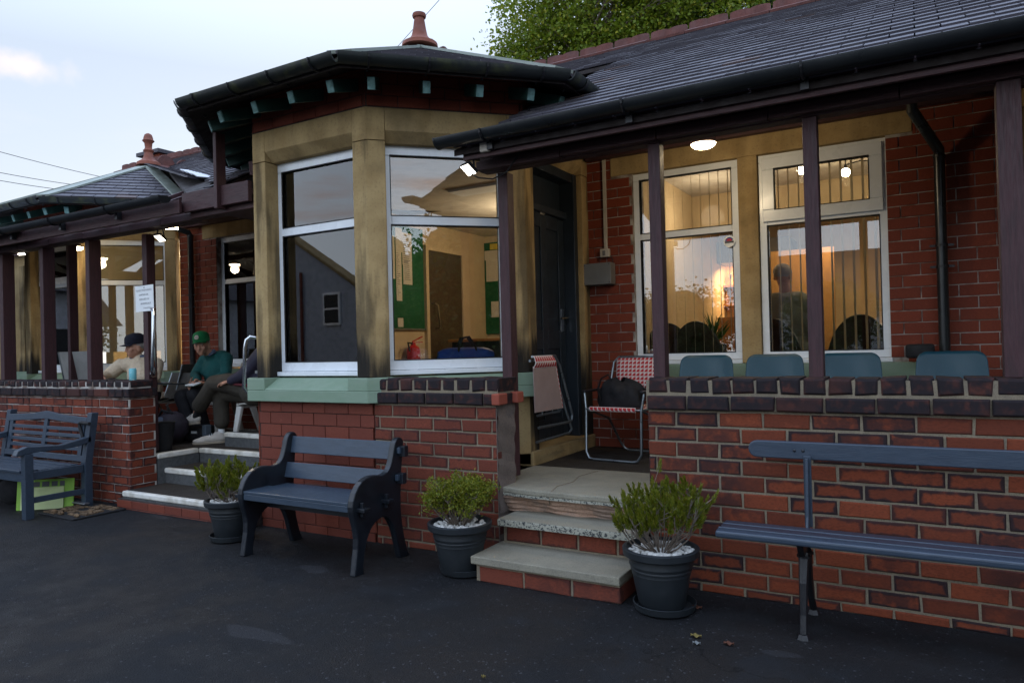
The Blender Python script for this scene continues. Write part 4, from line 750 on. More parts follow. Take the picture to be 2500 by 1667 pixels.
# ---------------------------------------------------------------- potted shrubs
def leaf(mb,p,d,l,w,col):
    d=Vector(d).normalized(); s=d.cross(Vector((random.uniform(-1,1),random.uniform(-1,1),random.uniform(-1,1)))).normalized()*w/2; q=Vector(p); up_=d.cross(s).normalized()*l*.08
    mb.add([q,q+d*l*.45-s+up_,q+d*l,q+d*l*.45+s+up_],[(0,1,2,3)],None,col)
def potted(loc,sc,h,R,style,label,seed,saucer=(0,0)):
    random.seed(seed); t=empty('potted_shrub',loc,random.uniform(0,6),label,'potted plant')
    p=MB(); s=sc
    p.lathe((0,0,.012),[(.0,0),(.120*s,0),(.126*s,.008),(.149*s,.12*s),(.160*s,.185*s),(.163*s,.186*s),(.164*s,.192*s),(.163*s,.196*s),(.1665*s,.210*s),(.170*s,.211*s),(.171*s,.217*s),(.169*s,.221*s),(.173*s,.236*s),(.177*s,.237*s),(.178*s,.243*s),(.176*s,.248*s),(.180*s,.284*s),(.204*s,.286*s),(.210*s,.292*s),(.213*s,.326*s),(.203*s,.332*s),(.190*s,.33*s),(.182*s,.30*s),(.0,.29*s)],40,cap=False)
    p.build('pot',M['pot'],t,smooth=True,local=True)
    MB().lathe((saucer[0],saucer[1],0),[(.0,.003),(.150*s,.003),(.165*s,.012),(.175*s,.045),(.170*s,.047),(.160*s,.016),(0,.012)],36,cap=False).build('saucer',M['pot'],t,smooth=True,local=True)
    MB().lathe((0,0,0),[(.0,.305*s),(.182*s,.30*s)],24,cap=False).build('soil',M['soil'],t,local=True)
    zs=.305*s; tw=MB(); lf=MB(); st=[]
    n=34 if style=='tuft' else 52
    for i in range(n):
        a=random.uniform(0,6.283); rr=R*math.sqrt(random.random())*(1 if style=='tuft' else .95)
        b0=Vector((math.cos(a)*.03,math.sin(a)*.03,zs)); hz=h*(.62+.38*random.random())*(1-.25*(rr/R)**2)
        tip=Vector((math.cos(a)*rr,math.sin(a)*rr,zs+hz*.92)); mid=b0.lerp(tip,.5)+Vector((math.cos(a)*rr*.10+random.uniform(-.01,.01),math.sin(a)*rr*.10,-.03 if style=='tuft' else 0))
        pts=[b0,b0.lerp(mid,.5)+Vector((random.uniform(-.008,.008),)*3),mid,mid.lerp(tip,.5)+Vector((random.uniform(-.01,.01),random.uniform(-.01,.01),0)),tip]
        tw.tube(pts,[.0045,.004,.0033,.0027,.002],5)
        for j in range(5 if style=='tuft' else 7):
            f=random.uniform(.48,.95); q=pts[2].lerp(tip,(f-.5)*2) if f>.5 else pts[2]
            o_=Vector((random.gauss(0,1),random.gauss(0,1),random.uniform(.6,2.2))).normalized()*random.uniform(.05,.13)*(1 if style=='tuft' else .8)
            tw.tube([q,q+o_*.6,q+o_],[.0022,.002,.0015],4); st.append((q+o_*.3,q+o_))
        st.append((pts[3],tip))
    for a_,b_ in st:
        d=(b_-a_); L_=d.length; 
        if style=='tuft':
            L2=.085; dn=(d.normalized()+Vector((0,0,.8))).normalized(); yel=random.random()
            for k in range(58):
                f=k/58; q=b_-dn*L2*(.45-f*.75)
                w=Vector((random.gauss(0,1),random.gauss(0,1),random.gauss(0,.4))); w=(w-dn*w.dot(dn)).normalized()
                leaf(lf,q,dn*(.75+f*.9)+w*(.95-.55*f),random.uniform(.020,.030),.0065,(random.random()*.6+yel*.3,random.random()*(.85 if f<.3 else 1.0),0,1))
        else:
            for k in range(34):
                q=b_+Vector((random.gauss(0,.018),random.gauss(0,.018),random.gauss(0,.015))); leaf(lf,q,Vector((random.gauss(0,1),random.gauss(0,1),random.uniform(0,1.6))),random.uniform(.014,.021),.010,(random.random(),random.random(),0,1))
    tw.build('stems',M['twig'],t,local=True); lf.build('foliage',LF_shrub,t,local=True)
    pb=MB()
    for k in range(150):
        a=random.uniform(0,6.283); r=.178*s*math.sqrt(random.random()); b=random.uniform(.011,.020)*(.8+.3*s)
        pb.ell((math.cos(a)*r,math.sin(a)*r,.31*s+random.uniform(.0,.014)),(b,b*random.uniform(.65,.95),b*random.uniform(.5,.75)),Matrix.Rotation(random.uniform(0,3),3,'Z'),7,5,.08)
    pe=pb.build('pebbles',M['pebble'],t,smooth=True,local=True)
    return t
potted((-1.215,3.60,0),.93,.40,.26,'tuft','tall tufted shrub on bare pale stems in a dark pot, right of the steps',3,(-.01,-.02))
potted((-2.49,3.62,0),.93,.30,.215,'dome','dense domed shrub in a dark pot between the plank bench and the steps',5,(-.03,-.03))
potted((-4.50,3.55,0),.88,.30,.22,'tuft','sparse yellow-green potted shrub half hidden behind the left end of the plank bench',9)
random.seed(11)
# ---------------------------------------------------------------- chairs on the right verandah
def teal_chair(loc,rz,label):
    t=empty('plastic_chair',loc,rz,label,'chair','teal plastic chairs in a row under the window')
    b=MB(); w=.215
    def sh(u,v):
        x=(u-.5)*2; y=v; wx=w*(1-.10*max(0,y-.3)) ; r=.0
        # rounded top corners
        sx_=math.copysign(abs(x)**.6,x); X=sx_*wx; H_=.37*(1-.0); ed=max(0,(abs(X)-(wx-.065))/.065); return Vector((X,.22+.055*y-.04*sx_*sx_,.44+H_*y-.065*y*(1-math.sqrt(max(0,1-ed*ed)))))
    b.grid(40,14,sh); b.build('back',M['teal'],t,smooth=True,solid=.007,local=True)
    s=MB(); s.grid(12,12,lambda u,v:Vector(((u-.5)*.43,-.22+v*.44,.445-.02*math.sin(math.pi*u)*math.sin(math.pi*v)+.02*(v>.9)-.03*max(0,.15-v)))); s.build('seat',M['teal'],t,smooth=True,solid=.007,local=True)
    for sx in (-1,1):
        for sy in (-1,1): MB().tube([(sx*.17,sy*.16,.43),(sx*.21,sy*.22,0)],.010,8).build('leg',M['alu'],t,smooth=True,local=True)
    return t
tc0=teal_chair((-1.45,5.28,.465),math.radians(2),'teal plastic chair nearest the red-and-white folding chair')
for x,r,lb_ in ((-.96,-1,'teal plastic chair below the stone mullion between the two windows'),(-.455,1,'teal plastic chair partly behind the maroon post, under the window with the open top light'),(.14,-3,'teal plastic chair below the black downpipe, beside the dark wall lamp')):
    dup(tc0,(x,5.28,.465),math.radians(r),lb_)
def deckchair():
    t=empty('folding_chair',(-2.08,5.45,.465),math.radians(-6),'open folding chair with red and white quarter-circle print, holding a black bag','chair')
    # local: width x +-.245, front -y
    hwc=.24; T=lambda p:p
    fr1=MB(); fr1.tube([(-hwc,.30,.80),(-hwc-.0,.10,.42),(-hwc,-.20,.06),(-hwc+.02,-.22,.02),(-hwc+.06,-.23,.012),(hwc-.06,-.23,.012),(hwc-.02,-.22,.02),(hwc,-.20,.06),(hwc,.10,.42),(hwc,.30,.80)],.010,10) if 0 else None
    a=MB(); a.tube([(-hwc-.02,-.24,.53),(-hwc,-.255,.40),(-hwc+.0,-.27,.07),(-hwc+.03,-.275,.02),(-hwc+.07,-.275,.012),(hwc-.07,-.275,.012),(hwc-.03,-.275,.02),(hwc,-.27,.07),(hwc,-.255,.40),(hwc+.02,-.24,.53)],.011,10); a.build('front_leg_frame',M['alu'],t,smooth=True,local=True)
    a=MB(); a.tube([(-hwc,-.24,.40),(-hwc+.01,.10,.30),(-hwc+.02,.28,.08),(-hwc+.05,.30,.025),(-hwc+.09,.30,.012),(hwc-.09,.30,.012),(hwc-.05,.30,.025),(hwc-.02,.28,.08),(hwc-.01,.10,.30),(hwc,-.24,.40)],.010,10); a.build('rear_leg_frame',M['alu'],t,smooth=True,local=True)
    a=MB(); a.tube([(-hwc,.13,.36),(-hwc,.17,.60),(-hwc+.01,.215,.76),(-hwc+.05,.225,.805),(hwc-.05,.225,.805),(hwc-.01,.215,.76),(hwc,.17,.60),(hwc,.13,.36)],.010,10); a.build('back_frame',M['alu'],t,smooth=True,local=True)
    for sx in (-1,1): MB().box(sx*(hwc+.015)-.02,sx*(hwc+.015)+.02,-.27,.18,.535,.555).build('arm',M['iron'],t,bevel=.008,local=True)
    a=MB(); a.tube([(-hwc,-.255,.405),(hwc,-.255,.405)],.011,10); a.tube([(-hwc,-.10,.40),(-hwc,.15,.37)],.009,8); a.tube([(hwc,-.10,.40),(hwc,.15,.37)],.009,8); a.tube([(-hwc,-.255,.405),(-hwc,-.10,.40)],.009,8); a.tube([(hwc,-.255,.405),(hwc,-.10,.40)],.009,8); a.build('seat_frame',M['alu'],t,smooth=True,local=True)
    s=MB(); s.grid(8,10,lambda u,v:Vector(((u-.5)*.42,-.267+v*.40,.418-.03*math.sin(math.pi*v)-.008*(v<.01))),uvscale=(11,10)); s.build('seat_sling',M['check_red'],t,smooth=True,solid=.004,local=True)
    MB().grid(10,3,lambda u,v:Vector(((u-.5)*.40,-.266-.012*math.sin(v*3.1416),.424-v*.034)),uvscale=(11,1)).build('seat_hem',M['check_red'],t,solid=.003,local=True)
    s=MB(); s.grid(8,10,lambda u,v:Vector(((u-.5)*.40,.195+.03*v-.012*math.sin(math.pi*v),.545+.26*v)),uvscale=(11,8)); s.build('back_sling',M['check_red'],t,smooth=True,solid=.004,local=True)
    return t
DC=deckchair()
# black bag on its seat
BG=empty('bag',(-2.10,5.40,.875),math.radians(-6),'slouching black cloth bag on the seat of the open folding chair','bag')
b=MB()
def bagf(u,v):
    th=u*2*math.pi; r=1-.10*math.sin(3*th+v*5)*.5-.06*math.sin(7*th+4*v); z=v*.22; k=math.sqrt(max(0,1-(abs(v-.35)/.66)**3.))
    return Vector((math.cos(th)*.19*r*k-.02,math.sin(th)*.10*r*k,z+.02*math.sin(2*th)*v))
b.grid(40,14,bagf); b.build('body',M['black'],BG,smooth=True,local=True)
MB().tube([(-.17,-.05,.05),(-.18,-.09,.14),(-.15,-.08,.23),(-.11,-.04,.26),(-.07,-.05,.21),(-.05,-.09,.13)],.013,8,flat=.5).build('strap',M['black'],BG,smooth=True,local=True)
# folded chair leaning in the doorway
def folded():
    t=empty('folding_chair',(-2.56,4.97,.58),0,'folded deck chair with red print edging leaning against the dark door','chair')
    # plane faces +x, along y
    y=lambda a:a-4.97
    tt=lambda x,yy,z:(x+2.52,y(yy),z-.58)
    a=MB(); a.tube([tt(-2.48,4.66,1.30),tt(-2.47,5.02,1.30),tt(-2.46,5.08,1.22),tt(-2.44,5.245,.82),tt(-2.44,5.23,.775),tt(-2.44,5.18,.765),tt(-2.44,4.66,.775)],.010,8); a.build('outer_frame',M['alu'],t,smooth=True,local=True)
    a=MB(); a.tube([tt(-2.50,4.66,1.27),tt(-2.50,4.98,1.28),tt(-2.49,5.03,1.18),tt(-2.47,5.26,.75),tt(-2.46,5.27,.70),tt(-2.46,5.22,.672),tt(-2.46,4.66,.668)],.010,8); a.build('inner_frame',M['alu'],t,smooth=True,local=True)
    a=MB(); a.tube([tt(-2.47,4.70,.86),tt(-2.47,5.07,.86),tt(-2.47,5.13,.90),tt(-2.48,5.10,1.0)],.009,8); 
    for q in (4.78,4.95,5.05): a.tube([tt(-2.468,q,.86),tt(-2.468,q-.01,.93)],.006,6)
    a.build('cross_rod',M['alu'],t,smooth=True,local=True)
    s=MB(); s.add([tt(-2.452,4.62,1.23),tt(-2.452,4.985,1.225),tt(-2.447,5.085,.885),tt(-2.447,4.62,.89)],[(0,3,2,1)]); s.build('sling_back',mat('sling_reverse',(.30,.22,.20),.85,col2=(.25,.18,.17),bs=100),t,solid=.004,local=True)
    s=MB(); s.grid(10,4,lambda u,v:Vector(tt(-2.45+.02*math.sin(v*3.14),4.62+u*(.37-.07*v),1.215+v*.09)),uvscale=(9,2)); s.grid(2,12,lambda u,v:Vector(tt(-2.449,4.985+v*.10+u*.012,1.225-v*.34)),uvscale=(.6,9)); s.build('sling_edge',M['check_red'],t,solid=.004,local=True)
    return t
folded()
# ---------------------------------------------------------------- left verandah furniture
def sling_chair(loc,rz,label,m,hb=.86,w=.25,tube='alu'):
    t=empty('garden_chair',loc,rz,label,'chair')
    for sx in (-1,1):
        MB().tube([(sx*w,-.22,0),(sx*w,-.16,.62),(sx*w,-.10,.64),(sx*w,.20,.62)],.011,8).build('arm_leg',M[tube],t,smooth=True,local=True)
        MB().tube([(sx*w,.26,0),(sx*w,-.02,.40),(sx*w,.20,.46),(sx*w,.30,hb)],.010,8).build('back_leg',M[tube],t,smooth=True,local=True)
    MB().add([(-w,-.22,.43),(w,-.22,.43),(w,.20,.40),(-w,.20,.40)],[(0,1,2,3)]).build('seat_sling',M[m],t,solid=.006,local=True)
    MB().add([(-w,.19,.45),(w,.19,.45),(w,.30,hb),(-w,.30,hb)],[(0,1,2,3)]).build('back_sling',M[m],t,solid=.005,local=True)
    MB().tube([(-w,-.22,.43),(w,-.22,.43)],.010,8).build('seat_rod',M[tube],t,smooth=True,local=True)
    return t
sling_chair((-8.62,4.98,.435),math.radians(182),'pale grey sling chair with its tall back turned between the left verandah posts','mesh_grey',1.02,.33)
sling_chair((-7.83,5.36,.435),math.radians(-66),'dark grey sling chair with a folded cloth on its seat, left of the green-capped man','dsling',.84,.24)
sling_chair((-7.55,5.0,.435),math.radians(-8),'grey garden chair under the man in the cream sweater','dsling',.74,.24)
c=MB(); c.grid(14,14,lambda u,v:Vector((-7.90+.34*(u-.5),5.32+.32*(v-.5),.885+.05*(1-(2*u-1)**4)*(1-(2*v-1)**4)+.008*math.sin(u*12+v*5)))); tag(c.build('folded_cloth',mat('oatmeal_cloth',(.34,.29,.23),.95,bs=30,bst=.6),smooth=True,solid=.01),'crumpled oatmeal cloth lying on the dark grey sling chair seat','cloth')
def white_chair(loc,rz,label):
    t=empty('plastic_chair',loc,rz,label,'chair')
    s=MB(); s.grid(10,10,lambda u,v:Vector(((u-.5)*.46,-.24+v*.46,.43-.015*math.sin(math.pi*u)-.04*max(0,.12-v)*6))); s.build('seat',M['whitepl'],t,smooth=True,solid=.012,local=True)
    MB().box(-.23,.23,-.245,-.225,.375,.43).build('apron',M['whitepl'],t,bevel=.006,local=True)
    for sx in (-1,1):
        MB().prism([(sx*.22-.02,-.24,.40),(sx*.22-.02,-.16,.40),(sx*.26-.02,-.24,0),(sx*.26-.02,-.285,0)],(.035,0,0)).build('leg',M['whitepl'],t,bevel=.006,local=True)
        MB().prism([(sx*.21-.02,.14,.40),(sx*.21-.02,.22,.40),(sx*.24-.02,.32,0),(sx*.24-.02,.27,0)],(.035,0,0)).build('leg',M['whitepl'],t,bevel=.006,local=True)
    s=MB(); s.grid(8,8,lambda u,v:Vector(((u-.5)*.44*(1-.1*v),.22+.10*v+.03*(2*u-1)**2*-1,.44+.40*v))); s.build('back',M['whitepl'],t,smooth=True,solid=.008,local=True)
    return t
white_chair((-5.96,5.22,.435),math.radians(-90),'white plastic chair under the man with crossed legs, its pale leg against the brick bay')
white_chair((-7.02,5.52,.435),math.radians(-12),'white plastic chair behind the green-capped man under the left window')
# bin, bags
MB().lathe((-6.47,4.40,.438),[(.085,0),(.115,.27),(.118,.272),(.108,.265),(.08,.01)],20,cap=False).build('x',M['rubber']) if 0 else None
o=MB().lathe((-6.60,4.42,.438),[(.0,.0),(.085,0),(.118,.275),(.124,.28),(.11,.272),(.08,.012),(0,.012)],22,cap=False).build('waste_bin',M['rubber'],smooth=True); tag(o,'small black tapered bin beside the maroon post at the left steps','bin')
RB=empty('rucksack',(-6.98,4.78,.435),.3,'dark rucksack with a lime cord and blue pocket under the seated men','bag')
MB().ell((0,0,.18),(.19,.14,.17),None,16,10,.05).build('body',mat('rucksack_cloth',(.022,.018,.026),.8,col2=(.05,.035,.05),bs=25,bst=.8),RB,smooth=True,local=True)
MB().ell((-.06,-.09,.24),(.08,.05,.06),None,12,8,.05).build('pocket',mat('rucksack_pocket',(.06,.08,.12),.7,bs=30),RB,smooth=True,local=True)
MB().tube([(-.09,-.12,.31),(-.06,-.155,.22),(-.08,-.15,.14)],.006,6).build('cord',M['lime'],RB,smooth=True,local=True); MB().tube([(-.16,-.02,.26),(-.05,-.08,.37),(.06,-.05,.33)],.014,6).build('strap',M['black'],RB,smooth=True,local=True)
HB=empty('holdall',(-7.02,5.10,.435),.1,'low black holdall with a pale label on the verandah floor behind the raised trainer','bag')
MB().box(-.20,.20,-.11,.11,0,.17).build('body',M['black'],HB,bevel=.04,seg=3,local=True); MB().box(.06,.14,-.116,-.111,.09,.115).build('label_patch',M['white_paper'],HB,local=True); MB().box(.20,.26,-.10,-.02,.0,.18).build('end_pocket',mat('grey_pocket',(.10,.13,.16),.7),HB,bevel=.01,local=True)
# can, cup on the wall
CN=empty('drinks_can',(-6.45,4.03,1.155),0,'pale blue printed drinks can standing on the left wall coping','can')
MB().lathe((0,0,0),[(.027,0),(.032,.008),(.0325,.10),(.028,.112),(.027,.112)],20).build('body',M['cyan'],CN,smooth=True,local=True); MB().lathe((0,0,0),[(.0,.110),(.0275,.110),(.0285,.114)],20,cap=False).build('lid',M['chrome'],CN,local=True)
# putter, mat, document bags under the left bench
PT=empty('golf_putter',(-6.74,3.70,0),0,'putter with a black grip leaning on the arm of the left bench','putter')
MB().tube([(-6.742,3.72,.075),(-6.735,3.725,.40),(-6.732,3.73,.60)],[.008,.007,.007],8).build('shaft',M['hose'],PT,smooth=True)
MB().tube([(-6.733,3.73,.58),(-6.78,3.735,.66),(-6.825,3.74,.735),(-6.83,3.74,.765),(-6.80,3.74,.778),(-6.63,3.72,.775)],[.011,.014,.015,.015,.016,.015],8).build('grip',M['rubber'],PT,smooth=True)
MB().box(-6.87,-6.66,3.67,3.73,.035,.055).build('head',M['hose'],PT,bevel=.01); MB().tube([(-6.742,3.72,.05),(-6.742,3.72,.09)],.013,8).build('hosel',M['iron'],PT,smooth=True)
MT=empty('door_mat',(-6.56,3.60,0),0,'worn coir and rubber scraper mat on the asphalt beside the left bench','mat')
Mm=Matrix.Translation((-6.56,3.60,0))@Matrix.Rotation(math.radians(-2),4,'Z')
MB().box(-.30,.30,-.23,.23,.002,.016,Mm).build('rubber_base',M['rubber'],MT,bevel=.004)
cm=MB(); random.seed(21)
for i in range(5):
    for j in range(9):
        if random.random()<.72:
            x,y=-.26+i*.108,-.20+j*.046; cm.box(x,x+.10*random.uniform(.7,1),y,y+.032,.014,.022+random.uniform(0,.008),Mm)
for i in range(6): cm.ell(Mm@Vector((random.uniform(-.2,.25),random.uniform(-.2,.1),.03)),(.035,.022,.018),None,7,5,.2)
cm.build('coir_strips',M['coir'],MT)
FB=empty('document_bag',(-7.20,3.58,0),0,'lime green plastic document bags leaning under the left bench','bag')
Fm=Matrix.Translation((-7.02,3.52,.0))@Matrix.Rotation(math.radians(40),4,'Z')@Matrix.Rotation(math.radians(-8),4,'X')
MB().box(-.24,.24,0,.012,0,.27,Fm).build('sleeve',M['lime'],FB,bevel=.004); MB().box(-.20,.16,-.016,-.002,0,.20,Fm).build('front_sheet',M['limepale'],FB,bevel=.003)
sq=MB()
for i,(a,b_) in enumerate(((-.17,.05),(-.10,.05),(-.03,.06),(.05,.05),(.12,.04))): sq.box(a,a+b_,-.0035,-.0005,.205,.25,Fm)
sq.build('printed_label',M['ink'],FB)
RB2=empty('rucksack',(-7.62,3.55,0),0,'black rucksack slumped on the ground under the left bench','bag'); MB().ell((0,0,.17),(.24,.15,.18),None,16,10,.06).build('body',M['black'],RB2,smooth=True,local=True); MB().tube([(-.1,-.1,.28),(0,-.16,.22),(.1,-.1,.29)],.014,6).build('strap',M['rubber'],RB2,smooth=True,local=True)
# ---------------------------------------------------------------- rails, notice, lights, boxes
GR=empty('grab_rail',(-6.09,4.08,1.2),0,'steel grab rail screwed to the maroon post beside the left steps','handrail')
MB().tube([(-6.472,4.25,1.83),(-6.39,4.20,1.83),(-6.31,4.16,1.81),(-6.275,4.14,1.76),(-6.30,4.14,1.29),(-6.32,4.15,1.24),(-6.37,4.18,1.21),(-6.472,4.25,1.205)],.021,12).build('tube',M['chrome'],GR,smooth=True)
for z in (1.83,1.205): MB().tube([(-6.4715,4.25,z),(-6.46,4.25,z)],.038,16).build('flange',M['chrome'],GR)
MB().tube([(-6.13,4.0,1.205),(-6.128,3.985,1.21)],[.04,.036],16).build('flange',M['chrome'],GR,smooth=True) if 0 else None
GR2=empty('grab_rail',(-4.78,3.98,1.1),0,'steel grab rail on the left corner of the stone bay','handrail')
MB().tube([(-4.72,4.04,1.50),(-4.76,3.98,1.515),(-4.785,3.96,1.49),(-4.80,3.955,1.42),(-4.815,3.95,1.10),(-4.80,3.97,1.06),(-4.74,4.03,1.05)],.014,12).build('tube',M['chrome'],GR2,smooth=True)
def text(s,size,Mx,m,parent,name='lettering',ext=.0006,align='LEFT',shear=0,font_sp=1):
    cu=bpy.data.curves.new('t','FONT'); cu.body=s; cu.size=size; cu.extrude=ext; cu.align_x=align; cu.shear=shear; cu.space_character=font_sp; cu.resolution_u=3
    ob=bpy.data.objects.new('t',cu); COL.objects.link(ob); dg=bpy.context.evaluated_depsgraph_get(); me=bpy.data.meshes.new_from_object(ob.evaluated_get(dg)); bpy.data.objects.remove(ob)
    me.materials.clear(); me.materials.append(m); o=bpy.data.objects.new(name,me); COL.objects.link(o); o.parent=parent; me.transform(Mx); return o
NS=empty('notice',(-6.50,4.195,1.935),0,'white handwritten paper notice pinned to the maroon post by the left steps','notice')
Nm=Matrix.Translation((0,0,0))@Matrix.Rotation(math.radians(-1),4,'Y')
MB().box(-.143,.143,-.0015,.0015,-.125,.125,Nm).build('sheet',M['white_paper'],NS,local=True); MB().ell((.0,-.004,.105),(.005,.004,.005),n=8,m=5).build('pin',M['ink'],NS,local=True)
RXm=Matrix.Rotation(math.radians(90),4,'X')
for i,(s_,x,sz) in enumerate((('PLEASE WASH HANDS',-.125,.026),('SANITISER HAS',-.085,.024),('BEEN USED ON',-.08,.024),('BOWLING JACK',-.06,.024),('THANKYOU',-.02,.022))):
    text(s_,sz,Nm@Matrix.Translation((x,-.003,.072-.043*i))@RXm,M['pencil'],NS,ext=.0004,shear=.1,font_sp=.92)
def lamp_light(name,loc,kind,en,col,size=.1,rot=None,parent=None,spot=None):
    l=bpy.data.lights.new(name,kind); l.energy=en; l.color=col
    if kind=='AREA': l.size=size
    elif kind=='SPOT': l.spot_size=spot; l.spot_blend=.6; l.shadow_soft_size=size
    else: l.shadow_soft_size=size
    o=bpy.data.objects.new(name,l); COL.objects.link(o); o.parent=parent
    o.location=Vector(loc)-(Vector(parent.location) if parent else Vector()); 
    if rot is not None: o.rotation_euler=Vector(rot).to_track_quat('-Z','Y').to_euler()
    return o
def floodlight(loc,d,label,en,m='lampc',arm=(0,0,.09),w=.05,h=.045,group=None):
    t=empty('floodlight',loc,0,label,'floodlight'); d=Vector(d).normalized(); q=d.to_track_quat('-Z','Y').to_matrix().to_4x4()
    MB().box(-w,w,-h,h,0,.025,q).build('housing',M['iron'],t,bevel=.006,local=True)
    MB().box(-w*.86,w*.86,-h*.86,h*.86,-.003,-.0005,q).build('lens',M[m],t,local=True)
    a=MB()
    for s in (-1,1): a.bar(q@Vector((s*(w+.006),0,.012)),q@Vector((s*w*.6,0,.012))+Vector(arm),.012,.005)
    a.build('bracket',M['iron'],t,local=True)
    l=lamp_light('lamp',Vector(loc)+d*.03,'SPOT',en,(1,.88,.70),.05,d,t,math.radians(150)); return t
floodlight((-2.52,3.86,2.525),(-.25,-.55,-.75),'small lit floodlight below the left end of the right-hand gutter',2.2,arm=(.0,.02,.10))
floodlight((-6.70,4.62,2.72),(.62,-.60,-.5),'bright lit floodlight under the left verandah roof between the notice post and the downpipe',24,w=.085,h=.05,m='lampw')
floodlight((-6.13,4.12,2.47),(.1,-.5,-.85),'small lit spotlight on the beam beside the notice post',.8,w=.04,h=.045)
floodlight((-8.62,4.12,2.56),(.1,-.6,-.6),'small lit floodlight under the gutter at the far left',.6,w=.06,h=.04)
CL=empty('bulkhead_lamp',(-1.30,5.0,2.76),0,'lit oval bulkhead lamp under the verandah ceiling above the teal chairs','lamp')
MB().lathe((0,0,0),[(.0,.06),(.055,.06),(.07,.045),(.080,.02),(.080,.0)],24,sx=1.1,cap=False).build('housing',mat('lamp_housing',(.35,.34,.33),.4),CL,smooth=True,local=True)
MB().lathe((0,0,0),[(.078,.0),(.072,-.012),(.055,-.026),(.03,-.032),(.0,-.033)],24,sx=1.1,cap=False).build('diffuser',M['lampw'],CL,smooth=True,local=True)
lamp_light('lamp',(-1.30,5.0,2.69),'POINT',13,(1,.80,.52),.07,None,CL)
CL2=empty('bulkhead_lamp',(-8.95,4.9,2.72),0,'lit oval lamp under the roof behind the farthest left post','lamp')
MB().lathe((0,0,0),[(.08,.012),(.075,-.01),(.05,-.022),(.0,-.026)],24,cap=False).build('diffuser',M['lampw'],CL2,smooth=True,local=True); MB().lathe((0,0,0),[(.0,.05),(.06,.05),(.082,.012)],24,cap=False).build('housing',bpy.data.materials['lamp_housing'],CL2,smooth=True,local=True); lamp_light('lamp',(-8.95,4.9,2.65),'POINT',4,(1,.80,.52),.06,None,CL2)
o=MB().box(-2.405,-2.335,3.815,3.845,2.61,2.675).build('junction_box',M['white_trunk'],bevel=.008); tag(o,'pale square junction box on the fascia at the left end of the right-hand gutter','junction box')
o=MB().tube([(-2.50,3.85,2.50),(-2.46,3.88,2.47),(-2.38,3.93,2.46),(-2.30,3.97,2.50),(-2.27,4.0,2.56),(-2.20,3.99,2.63)],.005,6).build('cable',M['cable'],smooth=True); tag(o,'thin black cable looping from the small floodlight to the beam','cable')
TR=empty('electrical_box',(-2.46,5.94,2.0),0,'grey metal enclosure on the brick wall below white trunking, right of the door','electrical box')
MB().box(-2.625,-2.36,5.85,5.964,1.91,2.10).build('enclosure',M['greybox'],TR,bevel=.004)
sc_=MB()
for x,z in ((-2.61,2.085),(-2.375,2.085),(-2.61,1.925),(-2.375,1.925)): sc_.ell((x,5.849,z),(.005,.003,.005),n=8,m=4)
sc_.build('screw',M['iron'],TR); MB().box(-2.455,-2.425,5.945,5.964,2.23,3.03).build('trunking',M['white_trunk'],TR,bevel=.002); MB().box(-2.49,-2.40,5.925,5.964,2.155,2.232).build('switch_box',M['white_trunk'],TR,bevel=.008); MB().box(-2.462,-2.435,5.920,5.924,2.17,2.215).build('switch',M['greybox'],TR,bevel=.002)
MB().tube([(-2.405,5.955,2.17),(-2.38,5.95,2.14),(-2.375,5.95,2.10)],.004,6).build('flex',M['cable'],TR,smooth=True); MB().tube([(-2.485,5.955,2.17),(-2.50,5.95,2.13),(-2.505,5.95,2.10)],.003,6).build('flex',M['cable'],TR,smooth=True)
WL2=empty('wall_lamp',(-.01,5.85,1.26),0,'dark unlit floodlight fixed low on the wall beside the downpipe','lamp')
MB().box(-.105,.075,-.10,.0,-.035,.065).build('housing',M['rubber'],WL2,bevel=.02,seg=3,local=True); MB().box(-.04,.0,-.06,.10,-.06,-.03).build('bracket',M['white_trunk'],WL2,bevel=.004,local=True)
# air brick in the bay base
AB=MB(); AB.box(-4.12,-3.90,3.925,3.945,.265,.375)
for i in range(6):
    for j in range(2): AB.box(-4.10+i*.034,-4.085+i*.034,3.921,3.9255,.275+j*.05,.315+j*.05)
AB.build('air_brick',M['brick_fine'] if 0 else mat('air_brick_clay',(.09,.035,.025),.9),PAV)
# fallen leaves and scraps on the asphalt
random.seed(5)
for (x,y,s_,lb_,c_) in ((-1.05,3.66,.05,'curled brown leaf on the asphalt just right of the tall potted shrub','leaf_brown'),(-.955,3.30,.05,'crumpled yellowish leaf on the asphalt left of the slatted bench leg','leaf_yellow'),(-.80,3.28,.045,'dark brown dead leaf nearest the slatted bench leg','leaf_brown'),(-.93,3.22,.035,'grey crumpled scrap below the yellowish leaf','leaf_grey'),(-1.62,2.5,.02,'tiny yellow-green leaf alone in the middle of the asphalt','leaf_yellow')):
    mm=bpy.data.materials.get(c_) or mat(c_,{'leaf_brown':(.10,.035,.018),'leaf_yellow':(.16,.12,.03),'leaf_grey':(.16,.17,.17)}[c_],.9)
    l_=MB(); l_.grid(6,4,lambda u,v:Vector((x+(u-.5)*s_,y+(v-.5)*s_*.6*math.sin(math.pi*(.08+u*.84)),.006+.012*math.sin(u*5+v*3)**2))); tag(l_.build('fallen_leaf',mm,smooth=True,solid=.001),lb_,'leaf')
